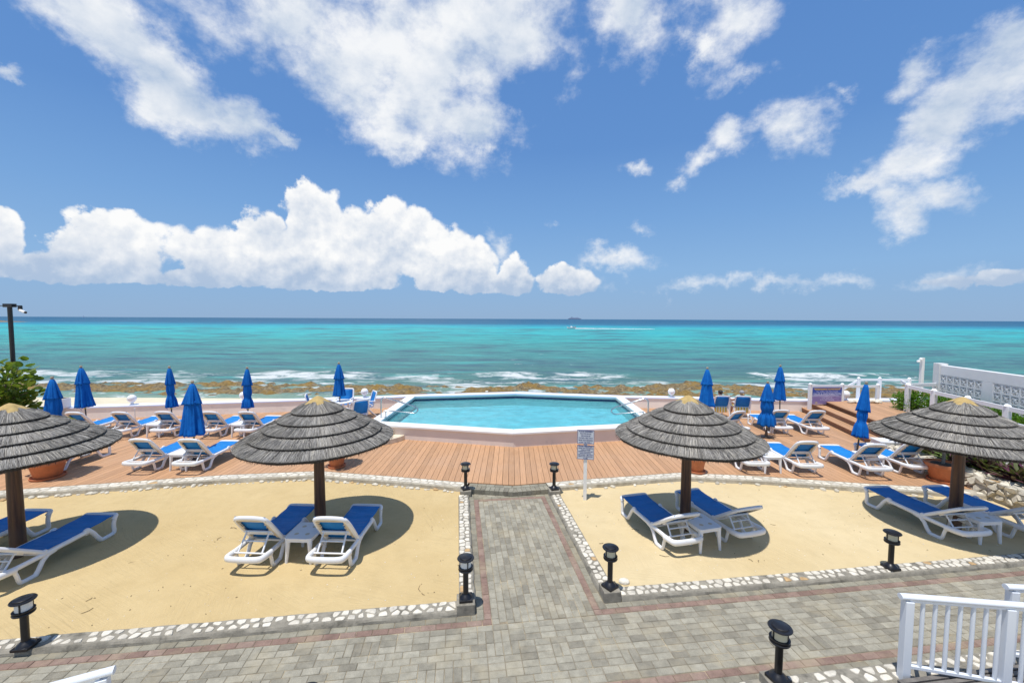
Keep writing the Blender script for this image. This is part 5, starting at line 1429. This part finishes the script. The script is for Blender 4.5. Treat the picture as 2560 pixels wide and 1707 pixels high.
MB().box((0, 0, 1.2), (.12, .10, 2.55)).build('post', MT['rusty'], t, bevel=.006)
for q in (0, 1): MB().ball((-.12-.09*q, -.05, 2.42-.09*q), .055, 12, 8, (1, 1.2, .9)).build('floodlight', MT['globe'], t, smooth=True)
t = thing('white_stake', 'thin white pipe stake before the left sea wall', 'stake', (-14.05, 15.1, DZ))
MB().tube([(0, 0, 0), (0, 0, .46)], .014, 8).build('pipe', MT['rusty'], t); MB().ball((0, 0, .47), .022, 10, 6).build('cap', MT['pvc'], t, smooth=True)

# ------------------------------------------------------------------ fence and banner
def text_mesh(body, size, mat, bold=0.0, sx=1.0):
    cu = bpy.data.curves.new('t', 'FONT'); cu.body = body; cu.size = size; cu.align_x = 'CENTER'; cu.align_y = 'CENTER'; cu.offset = bold
    o = bpy.data.objects.new('t', cu); COL.objects.link(o)
    dg = bpy.context.evaluated_depsgraph_get(); me = bpy.data.meshes.new_from_object(o.evaluated_get(dg))
    bpy.data.objects.remove(o); me.materials.clear(); me.materials.append(mat)
    me.transform(Matrix.Rotation(R(90), 4, 'X') @ Matrix.Scale(sx, 4, (1, 0, 0))); return me
def fence_post(parent, x, y, z0, z1, w=.11):
    l = parent.location
    MB().box((x-l.x, y-l.y, (z0+z1)/2-l.z), (w, w, z1-z0)).build('post', MT['pvc'], parent, bevel=.006)
    MB().lathe([(w*.78, z1-l.z), (w*.80, z1+.02-l.z), (w*.45, z1+.06-l.z), (0, z1+.075-l.z)], 4, (x-l.x, y-l.y, 0)).build('post_cap', MT['pvc'], parent).rotation_euler = (0, 0, 0)
def rail(parent, a, b, h=.10, w=.05):
    l = Vector(parent.location); a, b = Vector(a), Vector(b); d = b-a; c = (a+b)/2-l
    MB().box(c, (d.length, w, h), rz=math.atan2(d.y, d.x), ry=-math.asin(d.z/d.length)).build('rail', MT['pvc'], parent, bevel=.006)
f1 = thing('white_fence', 'white post and rail fence holding the banner beside the steps', 'fence', (12.38, 16.86, DZ))
F1, F2, F3 = (12.38, 16.86), (13.80, 16.98), (15.35, 17.05)
fence_post(f1, *F1, DZ, 1.34); fence_post(f1, *F2, .60, 1.32); fence_post(f1, *F3, .60, 1.30)
rail(f1, (*F1, 1.28), (*F2, 1.27)); rail(f1, (*F2, 1.26), (*F3, 1.24))
f2 = thing('stair_fence', 'white rail fence of the beach stairs behind the coral pieces', 'fence', (16.5, 19.3, .12))
Q = [(16.45, 19.3), (17.45, 19.3), (18.75, 19.2)]
for q in Q: fence_post(f2, *q, .12, 1.26)
for a, b in zip(Q, Q[1:]): rail(f2, (*a, 1.20), (*b, 1.20))
rail(f2, (15.3, 19.3, .50), (16.45, 19.3, 1.17))
MB().prism([(-1.6, -1.0), (2.6, -1.0), (2.6, .8), (-1.6, .8)], -1.6, 0).build('landing', MT['lilac'], f2)
f3 = thing('side_fence', 'white post and rail fence running toward the viewer in front of the hedge', 'fence', (14.72, 15.1, UZ))
Q = [(14.72, 15.1), (14.50, 13.95), (14.32, 12.75), (14.12, 11.55), (13.95, 10.35), (13.78, 9.2)]
for i, q in enumerate(Q): fence_post(f3, *q, .5 if i > 1 else UZ-.05, 1.62-.015*i, .13)
for i, (a, b) in enumerate(zip(Q, Q[1:])): rail(f3, (*a, 1.56-.015*i), (*b, 1.545-.015*i), .13)
rail(f3, (14.72, 15.1, 1.60), (16.0, 15.35, 1.60), .12); rail(f3, (14.12, 11.55, 1.12), (13.95, 10.35, 1.11), .10)
rail(f3, (15.5, 16.2, 1.60), (14.72, 15.1, 1.62), .10)
bn = thing('banner', 'blue and purple timeshare sales banner tied between the white fence posts', 'banner', (13.09, 16.86, .875)); bn.rotation_euler = (0, 0, math.atan2(F2[1]-F1[1], F2[0]-F1[0]))
bw, bh = 1.30, .70
MB().box((0, 0, 0), (bw, .012, bh)).build('panel', MT['banner'], bn)
def letter(parent, name, body, size, x, z, mat, maxw=None, y=-.009, bold=0.0):
    me = text_mesh(body, size, mat, bold)
    ww = max(v.co.x for v in me.vertices)-min(v.co.x for v in me.vertices)
    if maxw: me.transform(Matrix.Scale(maxw/ww, 4, (1, 0, 0)))
    o = link(name, me, parent); o.location = (x, y, z); return o
letter(bn, 'lettering', '"TIMESHARING DONE RIGHT"', .085, 0, .275, MT['yellowprint'], 1.20, bold=.004)
letter(bn, 'lettering', 'No Gifts, No Gimmicks', .095, 0, .175, MT['paleprint'], .95)
letter(bn, 'lettering', 'SALES & INFORMATION', .11, 0, .075, MT['paleprint'], 1.22, bold=.002)
letter(bn, 'lettering', 'AT', .085, 0, -.01, MT['paleprint'])
letter(bn, 'lettering', 'LA VISTA', .09, 0, -.09, MT['paleprint'], .46)
letter(bn, 'lettering', 'RECEPTION', .09, 0, -.175, MT['paleprint'], .60)
letter(bn, 'lettering', 'LA VISTA BEACH RESORT', .05, .12, -.29, MT['darkprint'], .78)
mb = MB(); mb.add([(-.47+.06*math.cos(a)*(1 if k % 2 else .72), -.0085, -.28+.05*math.sin(a)*(1 if k % 2 else .72)) for k, a in enumerate([q*6.283/14 for q in range(14)])], [tuple(range(13, -1, -1))]); mb.build('emblem', MT['goldprint'], bn)

# pierced block wall
wa, wb = Vector((16.15, 15.45, 0)), Vector((15.0, 9.9, 0)); wd_ = (wb-wa).normalized(); wl = (wb-wa).length; ang = math.atan2(wd_.y, wd_.x)
bwl = thing('breeze_block_wall', 'white wall of pierced star pattern blocks at the right edge', 'wall', (wa.x, wa.y, .3), ang)
TK = .20
bs = .285
mb = MB(); h = bs/2
for (x, z, w_, h_) in ((0, h-.012, bs-.004, .024), (0, -h+.012, bs-.004, .024), (-h+.012, 0, .024, bs-.050), (h-.012, 0, .024, bs-.050)): mb.box((x, 0, z), (w_, TK-.01, h_))
mb.box((0, 0, 0), (.05, TK-.014, .05), ry=R(45))
for k in range(12):
    a = R((22.5, 45, 67.5)[k % 3]+90*(k//3)); l = (h-.03)/max(abs(math.cos(a)), abs(math.sin(a))); wsp = .026 if k % 3 == 1 else .010
    mb.box((math.cos(a)*l/2, 0, math.sin(a)*l/2), (l, TK-.02-.002*(k % 3), wsp), ry=-a)
BB = mb.mesh('breeze_block', MT['whitepaint'])
x = 0; H0, H1 = .0, 2.05
def solid(x0, x1, z0, z1, nm, m='whitepaint', t_=TK): MB().box(((x0+x1)/2, 0, (z0+z1)/2), (x1-x0, t_, z1-z0)).build(nm, MT[m], bwl, bevel=.008)
solid(-.02, .26, 0, H1+.06, 'pillar', 'rusty', TK+.08); MB().box((.14, .118, 1.1), (.12, .01, 1.75)).build('stain', MT['concrete'], bwl)
solid(.262, wl, 1.70, H1, 'top_beam'); solid(.262, wl, 0, .55, 'plinth', 'whitepaint')
x = .262
while x < wl-1.8:
    for c in range(6):
        for r_ in range(4):
            o = link('breeze_block', BB, bwl); o.location = (x+bs*(c+.5), 0, .553+bs*(r_+.5)+.002)
    x += 6*bs; solid(x+.002, x+.39, .552, 1.698, 'pilaster'); x += .392

# ------------------------------------------------------------------ sign post
p = W(1462, 1247, SZ); sg = thing('sign_post', 'white post with two small blue lettered notice boards in the right sand bed', 'sign', (p.x, p.y, SZ), R(-10))
MB().box((0, 0, .73), (.075, .075, 1.56)).build('post', MT['whitepaint'], sg, bevel=.004)
hs = .30; ws = .355
for zc, lines in ((1.405, ['PLEASE REMEMBER', 'PRACTICE SOCIAL', 'DISTANCING BY', 'STAYING 6 FEET AWAY', 'FROM YOUR NEIGHBORS', 'AT/IN THE POOL !!']),
                  (1.065, ['NOTICE & PRECAUTION', 'THANK YOU FOR KEEPING', 'CLEAN UP YOUR', 'LOUNGE FOR A SAFE VISIT', 'PRACTICE SOCIAL', 'DISTANCING 6 FEET AWAY', 'FROM YOUR NEIGHBORS', 'AT SEA'])):
    b = MB().box((0, -.046, zc), (ws, .012, hs)).build('notice_board', MT['signface'], sg)
    for (x, z, w_, h_) in ((0, hs/2, ws+.008, .008), (0, -hs/2, ws+.008, .008), (-ws/2, 0, .008, hs-.01), (ws/2, 0, .008, hs-.01)):
        MB().box((x, -.047, zc+z), (w_, .016, h_)).build('border', MT['navy'], b)
    n = len(lines)
    for i, tx in enumerate(lines):
        mw = ws*.90*min(1, len(tx)/20) if i else ws*.84
        letter(b, 'lettering', tx, hs/n*.78, 0, zc+hs*(.5-(i+.62)/(n+.2)), MT['navy'], mw, -.0535, bold=.0012)

# ------------------------------------------------------------------ railings
def railing(label, a, b, z0a, z0b, zt, posts):
    a, b = Vector(a), Vector(b); d = b-a; L = d.length; rz = math.atan2(d.y, d.x)
    t = thing('white_railing', label, 'railing', (a.x, a.y, 0), rz); m = MT['rail']
    MB().tube([(-.08, 0, zt), (L, 0, zt)], .031, 12, flat=1.25).build('handrail', m, t, smooth=True)
    MB().box((L/2, 0, zt-.035), (L-.02, .04, .03)).build('top_bar', m, t)
    MB().box((L/2, 0, (z0a+z0b)/2), (L, .04, .035), ry=-math.atan2(z0b-z0a, L)).build('bottom_rail', m, t, bevel=.004)
    for s in posts: MB().box((s, 0, (zt-.04)/2), (.082, .082, zt-.04)).build('post', m, t, bevel=.006)
    s = .15
    while s < L-.03:
        if min(abs(s-q) for q in posts) > .07:
            zb = z0a+(z0b-z0a)*s/L; MB().tube([(s, 0, zb+.012), (s, 0, zt-.045)], .0195, 12).build('baluster', m, t, smooth=True)
        s += .122
    return t
railing('white metal railing with round balusters in the bottom right corner', (4.33, 4.305, 0), (6.3, 4.07, 0), .22, .05, 1.0, (.0, .97))
railing('white metal railing starting behind the bottom right one at the frame edge', (5.70, 4.49, 0), (7.4, 4.36, 0), .2, .1, .99, (.0,))
railing('white metal railing end just showing in the bottom left corner', (-3.46, 3.31, 0), (-5.2, 2.50, 0), .2, .15, .99, (.0,))
rp = thing('slatted_ramp', 'weathered grey slatted timber ramp under the bottom right railing', 'ramp', ST(4.8, 3.3))
for i in range(15):
    tq = 2.86+.066*i
    c = ST(6.5, tq+.022)-Vector(rp.location); MB().box((c.x, c.y, .125), (3.7, .046, .03), rz=TH).build('slat', MT['slate'], rp)
for sq in (4.9, 6.0, 7.2):
    c = ST(sq, 3.33)-Vector(rp.location); MB().box((c.x, c.y, .055), (.06, .95, .105), rz=TH).build('joist', MT['slate'], rp)
struct('lawn', MB().add([ST(2.4, 2.4, .0), ST(9, 2.4, .0), ST(9, 3.86, .0), ST(2.4, 3.86, .0)], [(0, 1, 2, 3)]).build('lawn', MT['soil']))
mb = MB(); rg = random.Random(9)
for i in range(2600):
    p = ST(rg.uniform(2.5, 4.75), rg.uniform(3.2, 3.85)); a = rg.uniform(0, 6.28); h = rg.uniform(.03, .075); w = .004
    mb.add([(p.x-w*math.cos(a), p.y-w*math.sin(a), 0), (p.x+w*math.cos(a), p.y+w*math.sin(a), 0), (p.x+rg.gauss(0, .02), p.y+rg.gauss(0, .02), h)], [(0, 1, 2)])
tag(mb.build('grass', MT['grassm']), 'short green grass beside the slatted ramp', 'grass', kind='stuff')

# ------------------------------------------------------------------ small things
t = thing('storage_box', 'white plastic storage box at the foot of the wooden steps', 'box', (10.93, 11.72, DZ), R(-8))
MB().box((0, 0, .19), (.62, .42, .38)).build('body', MT['cooler'], t, bevel=.015); MB().box((0, 0, .40), (.66, .46, .045)).build('lid', MT['cooler'], t, bevel=.012)
MB().box((.0, -.213, .24), (.34, .012, .08)).build('vent', MT['slate'], t); MB().box((-.316, 0, .24), (.012, .2, .06)).build('handle', MT['slate'], t)
p = W(1560, 1458, SZ); mb = MB().ball((0, 0, 0), .075, 16, 10, (1.1, .9, .62)); o = tag(mb.build('round_stone', MT['coral'], smooth=True), 'smooth round beige stone lying in the right sand bed', 'stone'); o.location = (p.x, p.y, SZ+.03)
rg = random.Random(15)
for i in range(15):
    mb = MB().ball((0, 0, 0), rg.uniform(.06, .12), 10, 7, (1.2, .9, .8)); mb.v = [tuple(Vector(v)*(1+.55*mnoise.noise(Vector(v)*16+Vector((i*3, 0, 0))))) for v in mb.v]
    o = tag(mb.build('coral_piece', MT['coral'], smooth=55), 'bleached white coral piece, %s from the left in the row by the globe lamp' % nth(i+1), 'coral', 'coral pieces'); o.location = (13.95+1.2*i/15+rg.uniform(-.03, .03), 16.55+rg.uniform(-.05, .12), UZ+.06)
for i, (px, py, z, lab) in enumerate([(1004, 1004, .58, 'beige shell on the left pool coping, farther one'), (963, 1029, .58, 'beige shell on the left pool coping beside the handrail'), (1217, 980, .60, 'pale shell on the sea wall cap behind the pool')]):
    p = W(px, py, z); mb = MB().ball((0, 0, 0), .05, 10, 6, (1.5, .9, .7)); mb.v = [tuple(Vector(v)*(1+.3*mnoise.noise(Vector(v)*20+Vector((i*4, 1, 0))))) for v in mb.v]
    o = tag(mb.build('shell', MT['coral'], smooth=True), lab, 'shell', 'shells on the walls'); o.location = (p.x, p.y, z+.03)

# ------------------------------------------------------------------ boats, ship and far rocks
p = W(1428, 822, SEA); bt = thing('motor_boat', 'small white motor boat speeding left across the turquoise sea', 'boat', (p.x, p.y, SEA), R(180))
vs = []; fs = []; sec = [(-2.1, .8, .0, .75), (-1, .95, -.05, .8), (.5, .95, -.02, .95), (1.6, .6, .15, 1.15), (2.5, .04, .6, 1.35)]
for (x, w, zb, zt) in sec: vs += [(x, -w, zt), (x, -w*.75, zb+.1), (x, 0, zb-.1), (x, w*.75, zb+.1), (x, w, zt)]
for i in range(4):
    for k in range(4): a = i*5+k; fs.append((a, a+1, a+6, a+5))
    fs.append((i*5+4, i*5, i*5+5, i*5+9))
fs.append((0, 4, 3, 2, 1)); MB().add(vs, fs).build('hull', MT['boatwhite'], bt)
MB().box((-.1, 0, 1.2), (1.0, .8, .7), taper=.8).build('console', MT['boatwhite'], bt); MB().box((-2.25, 0, .85), (.35, .4, .9)).build('outboard_motor', MT['red'], bt, bevel=.05)
MB().box((-1.3, 0, .95), (.5, 1.5, .25)).build('seat', MT['red'], bt)
mb = MB(); rg = random.Random(4)
for i in range(190):
    q = (i/190)**1.2; x = p.x+2.2+q*44; w = .55+1.2*q; 
    for s in range(3): mb.ball((x+rg.uniform(-.5, .5), p.y+.1*x*0+rg.gauss(0, .5)*w-q*1.5, SEA+.08), rg.uniform(.25, .75)*(1-.65*q), 6, 3, (1.6, 1, .55))
tag(mb.build('boat_wake', MT['boatwhite']), 'white foam wake trailing right behind the motor boat', 'wake', kind='stuff')
Y = 9000; X = (1436-1280)/1024*Y; sh = thing('cruise_ship', 'large hazy passenger ship on the horizon', 'ship', (X, Y, SEA))
MB().add([(-140, -16, 0), (135, -16, 0), (150, 0, 16), (-142, -16, 16), (135, 16, 0), (-140, 16, 0), (-142, 16, 16), (140, -16, 16), (140, 16, 16)], [(0, 1, 7, 3), (1, 2, 7), (4, 5, 6, 8), (4, 8, 2), (1, 4, 2), (0, 3, 6, 5), (3, 7, 2, 8, 6)]).build('hull', MT['ship'], sh)
for i, (x0, x1, z0, z1) in enumerate([(-125, 118, 16, 24), (-112, 104, 24, 31), (-95, 88, 31, 36), (-40, 70, 36, 40)]): MB().box(((x0+x1)/2, 0, (z0+z1)/2), (x1-x0, 28-3*i, z1-z0)).build('deck_house', MT['shipwhite'], sh)
MB().box((-60, 0, 44), (22, 10, 18)).build('funnel', MT['ship'], sh); MB().box((55, 0, 47), (4, 4, 16)).build('mast', MT['ship'], sh)
Y = 4200; X = (210-1280)/1024*Y; sb = thing('sailing_boat', 'tiny pale sailing boat on the horizon at the left', 'boat', (X, Y, SEA))
MB().box((0, 0, 1.2), (15, 4, 2.4), taper=1.12).build('hull', MT['shipwhite'], sb); MB().tube([(0, 0, 2), (0, 0, 21)], .25, 6).build('mast', MT['shipwhite'], sb)
MB().add([(.4, 0, 3.5), (6.5, 0, 3.5), (.4, 0, 20), (.4, .2, 3.5), (6.5, .2, 3.5), (.4, .2, 20)], [(0, 1, 2), (5, 4, 3), (0, 3, 4, 1), (1, 4, 5, 2), (0, 2, 5, 3)]).build('mainsail', MT['shipwhite'], sb)
MB().add([(-.4, 0, 3.5), (-6, 0, 3.2), (-.4, 0, 17), (-.4, .2, 3.5), (-6, .2, 3.2), (-.4, .2, 17)], [(2, 1, 0), (3, 4, 5), (0, 1, 4, 3), (1, 2, 5, 4), (0, 3, 5, 2)]).build('foresail', MT['shipwhite'], sb)
vs = []; fs = []; nx, ny = 50, 16
for i in range(ny):
    for j in range(nx):
        u, v = j/(nx-1), i/(ny-1); x = -640+150*u; y = 395+45*v
        h = 5.0*math.sin(math.pi*v)**.6*(1-u**2.2)*(.6+.5*abs(fbm(x*.06, y*.08, 1, 4)))-.6+.8*fbm(x*.2, y*.2, 5, 3)*(1-u)
        vs.append((x, y, SEA+h))
for i in range(ny-1):
    for j in range(nx-1): a = i*nx+j; fs.append((a, a+1, a+nx+1, a+nx))
struct('rocky_spit', MB().add(vs, fs).build('rocky_spit', MT['rock'], smooth=50))
bpy.context.view_layer.update()
